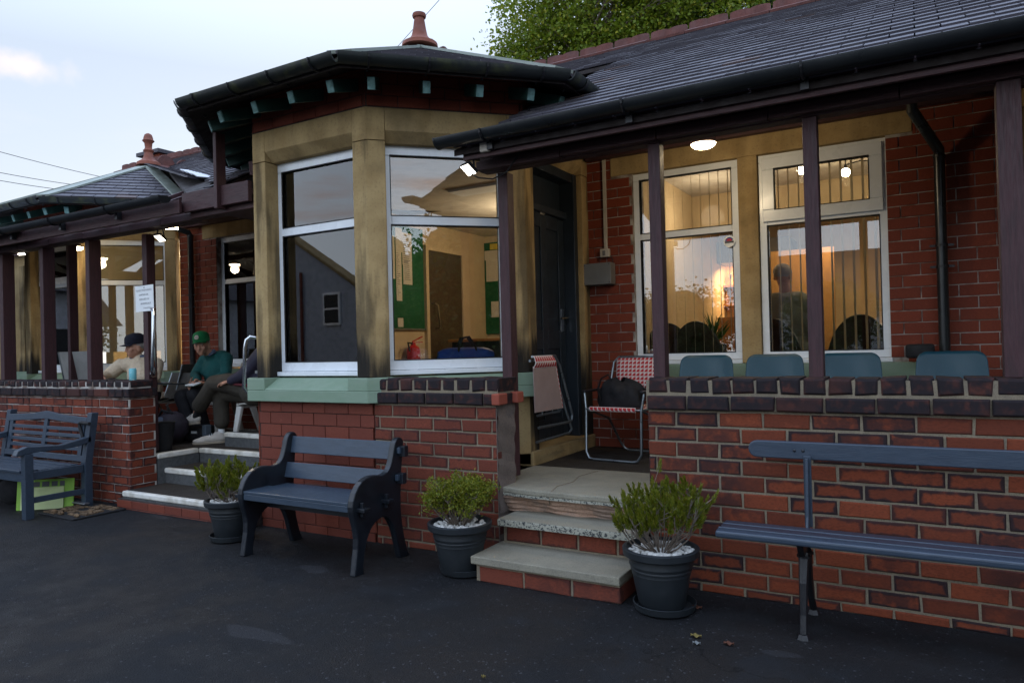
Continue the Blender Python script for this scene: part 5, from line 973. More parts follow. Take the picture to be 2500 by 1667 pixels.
# ---------------------------------------------------------------- people
def blob(name,m,parent,caps=(),ells=(),voxel=.008,sm=5,loc=None):
    b=MB()
    for c in caps: b.cap(*c,n=12)
    for c in ells: b.ell(c[0],c[1],c[2] if len(c)>2 else None,16,10)
    o=b.build(name,m,parent)
    r=o.modifiers.new('r','REMESH'); r.mode='VOXEL'; r.voxel_size=voxel; r.use_smooth_shade=True
    s=o.modifiers.new('s','SMOOTH'); s.factor=.5; s.iterations=sm
    return o
def chain(pts): return [(pts[i][:3],pts[i+1][:3],pts[i][3],pts[i+1][3]) for i in range(len(pts)-1)]
def rotm(yaw,pitch=0,roll=0): return Matrix.Rotation(yaw,3,'Z')@Matrix.Rotation(pitch,3,'X')@Matrix.Rotation(roll,3,'Y')
def head_ells(c,R):   # face looks along local -Y
    c=Vector(c); E=[]
    def e(p,r,m=None): E.append((c+R@Vector(p),r,R@m if m else R))
    e((0,.012,.02),(.076,.095,.092)); e((0,-.018,-.045),(.058,.070,.062)); e((0,-.050,-.085),(.030,.030,.026)); e((0,-.015,-.07),(.050,.055,.035))
    e((0,-.090,-.012),(.0115,.020,.028),Matrix.Rotation(-.35,3,'X')); e((0,-.103,-.030),(.014,.012,.010)); e((-.012,-.092,-.034),(.008,.009,.007)); e((.012,-.092,-.034),(.008,.009,.007))
    for s in (-1,1):
        e((s*.030,-.072,.022),(.024,.016,.010)); e((s*.040,-.060,-.025),(.022,.022,.022)); e((s*.079,.012,-.015),(.010,.020,.032)); e((s*.078,.008,.003),(.011,.022,.020)); e((s*.031,-.066,.004),(.013,.012,.009))
        e((s*.020,-.075,-.060),(.016,.012,.020))
    e((0,-.082,-.052),(.022,.010,.005)); e((0,-.080,-.062),(.019,.011,.006))
    return E
def face_bits(c,R,p):
    c=Vector(c); b=MB()
    for s in (-1,1): b.ell(c+R@Vector((s*.030,-.0775,.003)),(.008,.004,.0045),R,8,6)
    b.ell(c+R@Vector((0,-.0905,-.0565)),(.018,.003,.0015),R,10,5); b.build('eyes_and_lips',M['eye'],p,smooth=True)
    b=MB()
    for s in (-1,1): b.ell(c+R@Vector((s*.032,-.0865,.022)),(.016,.004,.004),R,8,5)
    b.build('eyebrows',M['hair'],p,smooth=True)
def cap_on(c,R,m,p,badge=None,tilt=0,flat=False):
    c=Vector(c); R=R@Matrix.Rotation(tilt,3,'X'); cp=empty('cap',Vector(c)-Vector(p.location)); cp.parent=p; cp.location=Vector(c)-Vector(p.location)
    b=MB(); n=24; vs=[]
    prof=[(1.0,.0),(1.03,.015),(1.02,.045),(.94,.08),(.72,.105),(.38,.118),(.02,.122)]
    for r_,z in prof:
        for k in range(n):
            t=2*math.pi*k/n; vs.append(R@Vector((.087*r_*math.cos(t),.108*r_*math.sin(t)+.008,.046+z)))
    b.add(vs,[(i*n+k,i*n+(k+1)%n,(i+1)*n+(k+1)%n,(i+1)*n+k) for i in range(len(prof)-1) for k in range(n)]+[tuple((len(prof)-1)*n+k for k in range(n))])
    o=b.build('crown',m,None,smooth=True); o.location=(0,0,0); 
    bpy.data.objects.remove(o); me=b
    o=MB(); o.v=me.v; o.f=me.f; o=o.build('crown',m,cp,smooth=True,local=True)
    pk=MB(); pk.grid(14,5,lambda u,v:R@Vector(((u-.5)*.165*(1-.25*v*v),-.088+.012*(1-(2*u-1)**2)*0-.010*0-(.072*v)*(1-(2*u-1)**2*.72)+.035*(2*u-1)**2,.056-.012*v-(2*u-1)**2*.016)))
    pk.build('peak',m,cp,smooth=True,solid=.004,local=True)
    if badge:
        q=MB(); Bm=R.to_4x4(); ctr=R@Vector((badge,-.104,.100)); nrm=Vector((ctr.x,ctr.y,.02)).normalized(); 
        Q=nrm.to_track_quat('Z','Y').to_matrix(); q.add([ctr+Q@Vector((.025*math.cos(t),.025*math.sin(t),.004)) for t in [2*math.pi*i/20 for i in range(20)]],[tuple(range(20))]); q.build('badge',M['paper'],cp,local=True,solid=.004)
        q=MB(); 
        for r1 in (.019,.011): q.tube([ctr+Q@Vector((r1*math.cos(t),r1*math.sin(t),.0065)) for t in [2*math.pi*i/20 for i in range(20)]],.0012,5,closed=True)
        for s_ in (-1,0,1): q.tube([ctr+Q@Vector((s_*.005,-.006,.0065)),ctr+Q@Vector((s_*.005,.006,.0065))],.001,5)
        q.build('badge_mark',M['ink'],cp,local=True)
    return cp
def hand(pos,d,nrm,side=1,curl=.6,L=.165):
    # returns capsules: palm + five fingers, d = direction of the fingers, nrm = back of the hand
    pos=Vector(pos); d=Vector(d).normalized(); n_=Vector(nrm); n_=(n_-d*n_.dot(d)).normalized(); s=d.cross(n_)*side
    C=[]; pl_=L*.48
    for k in (-1,-.33,.33,1): C.append((pos+s*k*.014,pos+d*pl_+s*k*.024,.013,.0105))
    for k,l_ in zip((-1,-.33,.33,1),(.80,.97,1.0,.88)):
        a=pos+d*pl_+s*k*.025; q=a; dd=d
        for j,f in enumerate((.42,.32,.26)):
            ang=curl*(.5+.45*j); dd2=(d*math.cos(ang)-n_*math.sin(ang)).normalized(); r=q+dd2*(L*.52*f*l_); C.append((q,r,.0095-.001*j,.0088-.001*j)); q=r
    a=pos+d*pl_*.25+s*-.022; b_=a+(d*.6-s*.75-n_*.2).normalized()*.034; c_=b_+(d*.9-s*.15-n_*.35).normalized()*.028; C+= [(a,b_,.013,.011),(b_,c_,.0105,.009)]
    return C
def knit_material():
    m=M['knit']; t=m.node_tree; b=t.nodes['Principled BSDF']; c=t.nodes.new('ShaderNodeTexCoord'); w=t.nodes.new('ShaderNodeTexWave'); w.inputs['Scale'].default_value=16; w.inputs['Distortion'].default_value=7; w.inputs['Detail'].default_value=1; w.inputs['Detail Scale'].default_value=3
    t.links.new(c.outputs['Object'],w.inputs[0]); bump(t,b,mth(t,'ADD',w.outputs['Fac'],noise(t,120,2)),0.55,.008)
knit_material()
def shoe(parent,heel,toe,z,m='shoe',tilt=0,w=.048):
    h=Vector(heel); t=Vector(toe); d=(t-h); L_=d.length; d.normalize(); u=Vector((0,0,1)); u=(u-d*u.dot(d)).normalized(); s=d.cross(u)
    R=Matrix((s,d,u)).transposed()
    o=blob('shoe',M[m],parent,ells=[(h+d*L_*.20+u*.045,(w*.80,L_*.24,.052),R),(h+d*L_*.50+u*.035,(w*.92,L_*.34,.042),R),(h+d*L_*.76+u*.022,(w*1.02,L_*.25,.031),R),(h+d*L_*.22+u*.075,(w*.72,L_*.18,.036),R)],voxel=.007,sm=3)
    sb=MB(); n=20
    pr=[(math.sin(2*math.pi*i/n)*w*(1.02 if math.cos(2*math.pi*i/n)>0 else .82),.5-.515*-math.cos(2*math.pi*i/n)) for i in range(n)]
    sb.prism([h+s*a+d*L_*b-u*.014 for a,b in pr],u*.024); sb.build('sole',M['sole'] if m=='shoe' else M['rubber'],parent,bevel=.005)
    if m=='shoe':
        lc=MB()
        for k in range(4): q=h+d*L_*(.42+.075*k)+u*(.088-.010*k); lc.tube([q-s*.028-u*.010,q+u*.006,q+s*.028-u*.010],.0035,5)
        lc.build('laces',M['white_paper'],parent,smooth=True)
    return o
# --- man in the cream sweater
A=empty('person',(-7.50,4.85,.435),0,'seated man in a navy cap and cream cable-knit sweater looking left behind the low wall','person')
hc=(-7.62,4.80,1.475); RA=rotm(math.radians(-14),math.radians(2))
shL=(-7.80,4.72,1.30); shR=(-7.43,4.92,1.30)
lh=hand((-7.70,4.46,1.165),(.45,-.5,-.15),(.1,-.2,1),1,.7); rh=hand((-7.32,4.56,1.12),(-.6,-.35,-.05),(0,-.3,1),-1,.8)
blob('body',M['skin'],A,caps=chain([(-7.60,4.84,1.30,.055),(-7.62,4.81,1.39,.050)])+chain([(*shL,.05),(-7.88,4.62,1.16,.045),(-7.70,4.46,1.165,.028)])+chain([(*shR,.05),(-7.28,4.80,1.14,.042),(-7.32,4.56,1.12,.026)])+chain([(-7.48,4.87,.98,.09),(-7.56,4.84,1.22,.085)])+chain([(-7.52,4.82,.96,.07),(-7.50,4.47,1.05,.05),(-7.60,4.50,.60,.04)])+chain([(-7.42,4.84,.96,.07),(-7.37,4.46,1.04,.05),(-7.40,4.50,.60,.04)])+lh+rh,ells=head_ells(hc,RA),voxel=.0065,sm=3)
face_bits(hc,RA,A)
blob('sweater',M['knit'],A,caps=chain([(-7.80,4.74,1.285,.078),(-7.885,4.63,1.165,.070),(-7.74,4.48,1.165,.048)])+chain([(-7.43,4.92,1.285,.078),(-7.29,4.80,1.15,.068),(-7.32,4.60,1.12,.045)])+chain([(-7.72,4.78,1.29,.085),(-7.50,4.90,1.29,.085)])+[((-7.60,4.83,1.335),(-7.605,4.825,1.355),.068,.062)],ells=[((-7.56,4.83,1.17),(.205,.15,.17),rotm(math.radians(-20))),((-7.50,4.84,1.02),(.20,.17,.14),rotm(math.radians(-20)))],voxel=.010,sm=5)
blob('shirt_collar',M['check'],A,caps=[((-7.66,4.78,1.362),(-7.57,4.82,1.368),.026,.026),((-7.57,4.82,1.368),(-7.55,4.87,1.38),.026,.022)],voxel=.006,sm=2)
blob('hair',M['hair'],A,ells=[(Vector(hc)+RA@Vector((0,.028,.028)),(.0815,.090,.072),RA)],voxel=.007,sm=2)
cap_on(hc,RA,M['capnavy'],A,None,math.radians(6)); 
blob('trousers',M['trousb'],A,caps=chain([(-7.52,4.82,.96,.11),(-7.50,4.45,1.075,.085),(-7.60,4.50,.62,.07)])+chain([(-7.42,4.84,.96,.11),(-7.36,4.44,1.06,.08),(-7.40,4.50,.62,.07)]),voxel=.012,sm=4)
for a_ in ((-7.60,-7.66),(-7.40,-7.44)): shoe(A,(a_[0],4.55,.45),(a_[1],4.28,.45),0,'black')
# --- man in the green cap
Bp=empty('person',(-7.15,5.45,.435),0,'seated man in a green cap and teal jumper writing on a small pad','person')
hb=(-7.115,5.27,1.485); RB_=rotm(math.radians(36),math.radians(7),math.radians(-4))
lh=hand((-7.02,5.13,1.09),(-.1,-.9,-.25),(-.5,0,.9),1,1.1); rh=hand((-6.86,5.13,1.065),(-.75,-.6,-.1),(.2,-.3,-1),-1,.5)
blob('body',M['skin'],Bp,caps=chain([(-7.12,5.42,1.36,.06),(-7.115,5.31,1.43,.052)])+chain([(-7.28,5.43,1.33,.045),(-7.29,5.30,1.15,.036),(-7.03,5.13,1.09,.026)])+chain([(-6.96,5.48,1.33,.045),(-6.84,5.37,1.15,.036),(-6.87,5.14,1.065,.026)])+chain([(-7.13,5.51,.98,.09),(-7.12,5.47,1.25,.085)])+chain([(-7.20,5.50,.96,.07),(-7.22,5.10,.91,.05),(-7.12,5.14,.55,.036)])+chain([(-7.05,5.50,.96,.07),(-7.01,5.10,.935,.05),(-6.99,5.21,.55,.036)])+lh+rh,ells=head_ells(hb,RB_),voxel=.0065,sm=3)
face_bits(hb,RB_,Bp)
blob('jumper',M['jumper'],Bp,caps=chain([(-7.28,5.43,1.32,.070),(-7.29,5.30,1.15,.056),(-7.06,5.16,1.095,.045)])+chain([(-6.96,5.48,1.33,.072),(-6.84,5.37,1.15,.060),(-6.86,5.19,1.075,.046)])+chain([(-7.22,5.44,1.34,.078),(-7.02,5.48,1.35,.078)])+[((-7.12,5.40,1.36),(-7.12,5.37,1.385),.075,.066)],ells=[((-7.12,5.46,1.20),(.175,.135,.19),rotm(.2)),((-7.11,5.48,1.04),(.175,.145,.13),rotm(.2))],voxel=.010,sm=5)
blob('shirt_collar',M['check'],Bp,caps=[((-7.16,5.345,1.40),(-7.10,5.33,1.375),.018,.014),((-7.055,5.37,1.405),(-7.06,5.325,1.372),.020,.014),((-7.13,5.39,1.41),(-7.07,5.39,1.41),.03,.03)],voxel=.006,sm=2)
blob('hair',M['hair'],Bp,ells=[(Vector(hb)+RB_@Vector((0,.028,.022)),(.0815,.090,.070),RB_)],voxel=.007,sm=2)
cap_on(hb,RB_,M['capgreen'],Bp,-.012,math.radians(-2))
blob('trousers',M['trousb'],Bp,caps=chain([(-7.20,5.50,.97,.115),(-7.23,5.08,.915,.082),(-7.12,5.13,.56,.062)])+chain([(-7.05,5.50,.97,.115),(-7.01,5.08,.945,.08),(-6.99,5.20,.56,.062)]),voxel=.012,sm=4)
shoe(Bp,(-7.10,5.20,.45),(-7.14,4.93,.45),0,'black'); shoe(Bp,(-6.97,5.28,.45),(-6.95,5.0,.45),0,'black')
NP=empty('notepad',(-6.95,5.03,1.06),0,'small white notepad held by the green-capped man','notepad'); MB().box(-.075,.075,-.05,.05,-.004,.006,Matrix.Rotation(.25,4,'X')).build('pages',M['white_paper'],NP,local=True); MB().box(-.078,.078,-.052,.053,-.010,-.0045,Matrix.Rotation(.25,4,'X')).build('cover',mat('pad_cover',(.02,.06,.03),.5),NP,local=True)
o=MB().tube([(-7.01,5.02,1.075),(-6.985,5.05,1.135)],.004,6).build('pencil',mat('pencil_wood',(.40,.16,.04),.5)); tag(o,'thin pencil in the hand of the green-capped man','pencil')
# --- man with crossed legs
Cp=empty('person',(-5.95,5.0,.435),0,'man in brown trousers and white trainers, legs crossed, his head hidden by the bay','person')
hd=(-5.62,5.13,1.60); RC=rotm(math.radians(-80))
lh=hand((-6.13,4.84,1.10),(-.8,-.1,-.1),(0,-.3,1),1,.6); rh=hand((-6.18,5.10,1.12),(-.8,-.1,-.1),(0,.3,1),-1,.6)
blob('body',M['skin'],Cp,caps=chain([(-5.68,5.10,1.42,.06),(-5.63,5.12,1.50,.052)])+chain([(-5.74,4.92,1.40,.05),(-5.90,4.84,1.16,.042),(-6.12,4.84,1.10,.026)])+chain([(-5.68,5.27,1.40,.05),(-5.88,5.28,1.16,.042),(-6.16,5.12,1.12,.026)])+chain([(-5.88,5.03,1.04,.09),(-5.74,5.08,1.28,.09)])+chain([(-5.95,4.98,1.02,.07),(-6.47,4.93,1.06,.045),(-6.78,4.94,.76,.036)])+chain([(-5.95,5.08,.98,.07),(-6.48,5.04,.95,.045),(-6.50,5.03,.58,.032)])+lh+rh,ells=head_ells(hd,RC),voxel=.0065,sm=3)
face_bits(hd,RC,Cp)
blob('hair',M['hair'],Cp,ells=[(Vector(hd)+RC@Vector((0,.02,.03)),(.083,.098,.085),RC)],voxel=.007,sm=2)
blob('jacket',M['navyj'],Cp,caps=chain([(-5.73,4.93,1.37,.085),(-5.90,4.85,1.17,.070),(-6.08,4.84,1.11,.05)])+chain([(-5.67,5.26,1.37,.085),(-5.88,5.27,1.17,.070),(-6.12,5.13,1.13,.05)])+chain([(-6.02,5.0,1.09,.13),(-5.80,5.06,1.30,.15)]),ells=[((-5.90,5.03,1.12),(.22,.19,.16),rotm(0)),((-5.74,5.08,1.28),(.16,.20,.17),rotm(0))],voxel=.011,sm=5)
MB().tube([(-6.20,4.90,1.115),(-6.12,4.845,1.085),(-5.98,4.83,1.07),(-5.80,4.86,1.06)],.014,8).build('jacket_hem',mat('maroon_hem',(.09,.008,.014),.8),Cp,smooth=True)
blob('trousers',M['trousbr'],Cp,caps=chain([(-5.90,4.98,1.02,.13),(-6.25,4.94,1.08,.105),(-6.47,4.925,1.08,.082),(-6.60,4.93,.95,.078),(-6.72,4.94,.84,.085)])+chain([(-5.93,5.08,.99,.13),(-6.45,5.04,.965,.088),(-6.50,5.03,.86,.083),(-6.49,5.03,.66,.080)])+[((-5.9,4.95,.98),(-5.9,5.1,.98),.13,.13)],voxel=.011,sm=4)
blob('sock',M['sock'],Cp,caps=[((-6.72,4.94,.82),(-6.79,4.945,.72),.044,.040)],voxel=.008,sm=2); blob('sock',M['white_paper'],Cp,caps=[((-6.495,5.03,.62),(-6.50,5.03,.53),.034,.036)],voxel=.008,sm=2)
shoe(Cp,(-6.74,4.95,.655),(-7.06,4.93,.615),0); shoe(Cp,(-6.46,5.05,.452),(-6.66,4.80,.452),0)
# ---------------------------------------------------------------- rooms behind the glass
M['core_fill']=mat('crown_core_fill',(.018,.040,.008),.9,col2=(.010,.022,.006),ns=6,bs=12,bst=1)
def part(name,mb,m,**k): return mb.build(name,M[m],PAV,**k)
def shell(x0,x1,y0,y1,z0,z1,wall='wallcream',front=None):
    t=.05
    for b in ((x0-t,x0,y0,y1,z0,z1),(x1,x1+t,y0,y1,z0,z1),(x0,x1,y1,y1+t,z0,z1)): part('inner_wall',MB().box(*b),wall)
    part('inner_ceiling',MB().box(x0,x1,y0,y1,z1,z1+t),'ceil'); part('inner_floor',MB().box(x0,x1,y0,y1,z0-t,z0),'floor_in')
shell(-2.50,3.4,6.28,10.5,.55,3.12)
part('inner_wall',MB().box(-.25,.75,6.271,6.279,.55,3.2),'wallcream')
shell(-5.28,-2.87,4.02,8.5,.56,2.94) if 0 else None
part('inner_wall',MB().box(-5.35,-5.30,5.98,8.55,.56,2.96),'wallcream'); part('inner_wall',MB().box(-2.83,-2.78,6.0,8.55,.56,2.96),'wallcream'); part('inner_wall',MB().box(-5.35,-2.78,8.5,8.55,.56,2.96),'wallcream')
cc=(-4.05,5.38); octp=[(cc[0]+1.40*math.cos(math.radians(22.5+45*i)),cc[1]+1.40*math.sin(math.radians(22.5+45*i))) for i in range(8)]
part('inner_ceiling',MB().prism([(x,y,2.93) for x,y in octp],(0,0,.03)),'ceil'); part('inner_ceiling',MB().box(-5.3,-2.83,6.6,8.5,2.932,2.96),'ceil')
part('inner_floor',MB().prism([(x*1.0,y,.53) for x,y in octp],(0,0,.03)),'floor_in'); part('inner_floor',MB().box(-5.3,-2.83,6.6,8.5,.53,.559),'floor_in')
# inner reveals/boards on the bay walls
for (ox,oy,ux,uy,nx,ny) in ((-5.487,5.975,0,-1,-1,0),): F=fr((ox,oy),(ux,uy),(nx,ny)); part('inner_wall',MB().fbox(F,-.05,1.24,.22,.26,.56,2.94),'wallcream')
F=fr((-2.615,4.785),(0,1),(1,0)); part('inner_wall',MB().fbox(F,1.08,1.25,.22,.26,.56,2.94),'wallcream')
shell(-8.40,-5.70,6.28,9.0,.55,3.12); shell(-11.1,-8.55,6.6,9.0,.55,3.12)
part('inner_ceiling',MB().prism([(-9.9+1.38*math.cos(math.radians(22.5+45*i)),6.5+1.38*math.sin(math.radians(22.5+45*i)),2.93) for i in range(8)],(0,0,.03)),'ceil')
part('ceiling_light',MB().box(-4.0,-3.4,5.75,6.0,2.905,2.929),'white_paper')
lamp_light('room_lamp',(-3.7,6.9,2.6),'POINT',30,(1,.78,.52),.15)
ID=empty('noticeboard',(-5.29,6.75,1.63),0,'green baize noticeboard crowded with paper notices inside the bay, left of the inner door','noticeboard')
MB().box(-5.30,-5.28,5.95,7.03,1.63,2.84).build('baize',M['greenboard'],ID); MB().box(-5.30,-5.27,5.94,7.04,1.61,1.63).build('frame',M['alu'],ID)
pp=MB()
for y0,y1,z0,z1 in ((6.50,6.62,2.52,2.80),(6.62,6.80,2.38,2.76),(6.50,6.60,1.95,2.60),(6.63,6.80,2.15,2.46),(6.28,6.48,2.2,2.7),(6.30,6.44,1.8,2.15)): pp.box(-5.279,-5.276+random.random()*.002,y0,y1,z0,z1)
pp.build('papers',M['paper'],ID); MB().box(-5.279,-5.275,6.51,6.61,1.645,1.75).build('card',M['paper'],ID)
ln=MB()
for y0,y1,z0,z1 in ((6.64,6.78,2.40,2.72),(6.65,6.78,2.18,2.42),(6.51,6.58,2.0,2.5)):
    z=z1
    while z>z0: ln.box(-5.2745,-5.274,y0,y1-random.random()*.06,z,z+.006); z-=.024
ln.build('printed_lines',M['ink'],ID)
part('inner_door',MB().box(-5.30,-5.27,7.10,7.84,.56,2.60),'floor_in').data.materials[0]=mat('brown_door',(.06,.038,.022),.45,col2=(.045,.028,.016))
fr_=MB(); fr_.box(-5.30,-5.25,7.045,7.10,.56,2.66); fr_.box(-5.30,-5.25,7.84,7.90,.56,2.66); fr_.box(-5.30,-5.25,7.10,7.84,2.60,2.66); part('door_frame',fr_,'wallcream')
part('handle',MB().tube([(-5.27,7.17,1.94),(-5.21,7.17,1.94),(-5.20,7.20,1.92),(-5.20,7.24,1.66),(-5.21,7.24,1.635),(-5.27,7.24,1.635)],.011,8),'chrome',smooth=True)
IB=empty('noticeboard',(-5.2,8.48,1.56),0,'narrow green noticeboard with a yellow card on the back wall inside the bay','noticeboard')
MB().box(-5.30,-4.95,8.47,8.49,1.57,2.84).build('baize',M['greenboard'],IB); MB().box(-5.20,-5.02,8.462,8.469,2.74,2.82).build('yellow_card',M['yellow'],IB)
pp=MB()
for q in ((-5.29,-5.06,2.60,2.73),(-5.27,-5.05,2.30,2.60),(-5.20,-5.06,1.80,2.02)): pp.box(q[0],q[1],8.463,8.468,q[2],q[3])
pp.build('papers',M['paper'],IB)
EX=empty('fire_extinguisher',(-5.2,6.68,1.16),0,'red fire extinguisher hung under the crowded noticeboard inside the bay','extinguisher')
MB().lathe((-5.19,6.68,0),[(.0,1.0),(.075,1.0),(.08,1.02),(.08,1.36),(.07,1.40),(.03,1.43),(.025,1.46),(.0,1.46)],20,cap=False).build('cylinder',M['red'],EX,smooth=True)
MB().bar((-5.19,6.66,1.47),(-5.15,6.80,1.53),.016,.012).build('handle',M['red'],EX); MB().bar((-5.19,6.66,1.46),(-5.15,6.80,1.465),.016,.010).build('handle',M['red'],EX); MB().tube([(-5.19,6.66,1.45),(-5.19,6.58,1.46),(-5.16,6.57,1.36)],.011,8).build('hose',M['rubber'],EX,smooth=True)
text('WAT',.05,Matrix.Translation((.075,.0,.0))@Matrix.Rotation(math.radians(60),4,'Z')@Matrix.Translation((-.035,-.02,.13))@RXm,M['white_paper'],EX)
CT=empty('counter',(-4.5,7.2,.56),0,'dark counter with a wooden top inside the bay behind the blue holdall','counter'); MB().box(-5.0,-3.2,7.2,7.7,.56,1.455).build('front',M['black'],CT); MB().box(-5.04,-3.16,7.17,7.72,1.455,1.49).build('top',M['wood'],CT,bevel=.005)
SH=empty('table',(-3.95,4.5,1.2),0,'low grey shelf running behind the bay windows','shelf'); MB().box(-5.0,-3.55,4.22,4.45,1.205,1.23).build('top',M['greybox'],SH); 
Fc=fr((-3.456,3.944),(1,1),(1,-1)); MB().fbox(Fc,.12,1.05,.26,.52,1.20,1.228).build('top',M['greybox'],SH)
HD=empty('holdall',(-3.2,4.75,1.23),0,'blue holdall with black loop handles on the sill inside the bay window','bag')
Hm=Matrix.Translation((-3.11,4.66,1.23))@Matrix.Rotation(math.radians(45),4,'Z')
b=MB(); b.grid(24,12,lambda u,v:Hm@Vector(((v-.5)*.44,.09*math.cos(u*2*math.pi)*(1-abs(2*v-1)**5*.5),.075+.078*math.sin(u*2*math.pi)*(1-abs(2*v-1)**5*.4)))); b.build('body',M['blue'],HD,smooth=True)
b=MB()
for yy in (-.05,.04): b.tube([Hm@Vector((-.075,yy-.03,.08)),Hm@Vector((-.06,yy,.16)),Hm@Vector((-.03,yy,.225)),Hm@Vector((.02,yy,.235)),Hm@Vector((.07,yy,.16)),Hm@Vector((.08,yy-.03,.06))],.009,8)
b.build('handles',M['black'],HD,smooth=True)
BX=MB().box(-4.25,-4.02,4.24,4.40,1.232,1.31).build('cardboard_box',mat('cardboard',(.30,.19,.13),.9)); tag(BX,'small brown box on the shelf behind the left pane of the bay','box')
# right-hand bar room
part('inner_wall',MB().box(-1.5,-.82,8.45,8.49,.55,2.38),'wood').data.materials[0]=mat('amber_wall',(.42,.22,.07),.7,col2=(.30,.15,.05),ns=2)
part('inner_beam',MB().box(-2.5,3.4,8.50,8.62,2.72,3.12),'wallcream'); part('inner_pillar',MB().box(-2.50,-2.36,6.6,10.4,.55,3.12),'wallcream')
BR=empty('bar',(-2.2,9.8,.55),0,'wooden bar back lit amber, seen through the left pane of the right-hand windows','bar')
MB().box(-3.0 if 0 else -2.48,-1.55,9.55,9.95,.55,1.70).build('counter',M['wood'],BR); MB().box(-2.48,-1.5,9.9,10.1,1.86,1.90).build('shelf',M['wood'],BR); MB().box(-2.48,-1.5,9.9,10.1,2.12,2.15).build('shelf',M['wood'],BR); MB().box(-2.49,-1.45,10.1,10.15,1.6,2.42).build('back_panel',mat('lit_panel',(.75,.40,.16),.6),BR); MB().box(-2.49,-1.45,9.6,10.3,2.42,2.70).build('hood',M['greybox'],BR)
random.seed(4)
for i in range(16):
    x=-2.45+i*.058; z=1.90 if i%3 else 2.15; hB=random.uniform(.17,.24) if z<2 else random.uniform(.10,.16); mm=('bottle_g','bottle_b','wood','white_paper','bottle_g')[i%5] if z<2 else 'silver'
    r_=random.uniform(.022,.03); o=MB().lathe((x,9.98,z),[(.0,.0),(r_,0),(r_,hB*.6),(r_*.4,hB*.78),(r_*.4,hB),(0,hB)] if z<2 else [(.0,0),(.03,0),(.012,.02),(.01,hB*.5),(.032,hB*.75),(.034,hB),(.0,hB)],12,cap=False).build('bottle' if z<2 else 'trophy',M[mm],None,smooth=True)
    if z<2: tag(o,['slim','tall','stout','narrow','short','round-shouldered','squat','long-necked'][i%8]+' '+{'bottle_g':'green','bottle_b':'blue','wood':'amber','white_paper':'white'}[mm]+' bottle, number '+str(i)+' from the left on the bar shelf','bottle','bottles on the bar shelf')
    else: tag(o,'small silver trophy, '+['first','second','third','fourth','fifth','last'][i//3]+' from the left on the upper shelf above the bar','trophy','trophies above the bar')
lamp_light('bar_lamp',(-1.95,9.75,2.38),'AREA',22,(1,.62,.28),.5,(0,.25,-1)); lamp_light('amber_lamp',(-.8,8.2,2.6),'AREA',6,(1,.66,.32),.4,(0,.5,-1))
for x,y,z,l_ in ((-.99,7.45,3.03,'lit round pendant bulb left of the maroon post behind the top light'),(-.60,7.45,2.95,'lit round pendant bulb right of the maroon post behind the top light')):
    t=empty('pendant_bulb',(x,y,z),0,l_,'light bulb'); MB().ell((0,0,0),.042,n=16,m=10).build('globe',M['bulb'],t,smooth=True,local=True); MB().tube([(0,0,.04),(0,0,.075)],.016,8).build('holder',M['iron'],t,local=True); MB().tube([(0,0,.07),(0,-.0,3.12-z)],.005,6).build('stem',M['iron'],t,local=True)
    MB().tube([(0,0,.07),(.12,.03,.10),(.3,.05,.08)],.006,6).build('arm',M['iron'],t,smooth=True,local=True)
    lamp_light('lamp',(x,y,z-.08),'POINT',5,(1,.78,.48),.05,None,t)
# round-backed chairs and the standing man inside
def tub(loc,label):
    t=empty('tub_chair',loc,0,label,'chair','round-backed chairs inside the bar room')
    b=MB(); n=24; b.prism([(math.cos(math.pi*i/n)*.25,0,.55+math.sin(math.pi*i/n)*.45) for i in range(n+1)]+[(.25,0,.35),(-.25,0,.35)][::1],(0,.05,0)) ; b.build('back',mat('tub_chair_cloth',(.035,.022,.015),.8) if 'tub_chair_cloth' not in bpy.data.materials else bpy.data.materials['tub_chair_cloth'],t,local=True)
    b=MB(); b.tube([(math.cos(math.pi*i/n)*.255,.025,.55+math.sin(math.pi*i/n)*.455) for i in range(n+1)],.014,8); b.build('rim',M['iron'],t,smooth=True,local=True); MB().box(-.24,.24,.05,.48,.38,.46).build('seat',bpy.data.materials['tub_chair_cloth'],t,bevel=.02,local=True)
    for x in (-.2,.2):
        for y in (.05,.45): MB().tube([(x,y,.4),(x*1.1,y,.0)],.012,6).build('leg',M['iron'],t,local=True)
    return t
t0=tub((-1.85,6.62,.56),'round-backed dark chair behind the left-hand window of the bar room')
dup(t0,(-1.18,6.66,.56),0,'round-backed dark chair directly behind the man in the grey shirt'); dup(t0,(-.46,6.60,.56),0,'round-backed dark chair right of the maroon post, nearest the brick')
dup(t0,(-2.2,6.9,.56),.4,'round-backed dark chair at the left edge of the bar-room window')
D=empty('person',(-1.08,7.1,.56),0,'grey-haired man in a grey shirt, back turned, inside the bar room','person')
hh=(-1.13,7.1,1.98); RD=rotm(math.radians(165),math.radians(12))
blob('body',M['skin'],D,caps=chain([(-1.12,7.12,1.80,.06),(-1.12,7.11,1.88,.055)])+chain([(-1.30,7.10,1.72,.055),(-1.36,7.15,1.45,.045),(-1.25,7.35,1.32,.03)])+chain([(-.92,7.08,1.72,.055),(-.86,7.15,1.45,.045),(-.95,7.38,1.32,.03)])+chain([(-1.10,7.1,1.2,.10),(-1.11,7.1,1.65,.10)])+chain([(-1.18,7.1,1.15,.10),(-1.2,7.15,.9,.07),(-1.2,7.1,.64,.05)])+chain([(-1.02,7.1,1.15,.10),(-1.0,7.15,.9,.07),(-1.0,7.1,.64,.05)])+hand((-1.25,7.35,1.32),(.2,1,-.1),(0,0,1))+hand((-.95,7.38,1.32),(-.2,1,-.1),(0,0,1),-1),ells=head_ells(hh,RD),voxel=.009,sm=3)
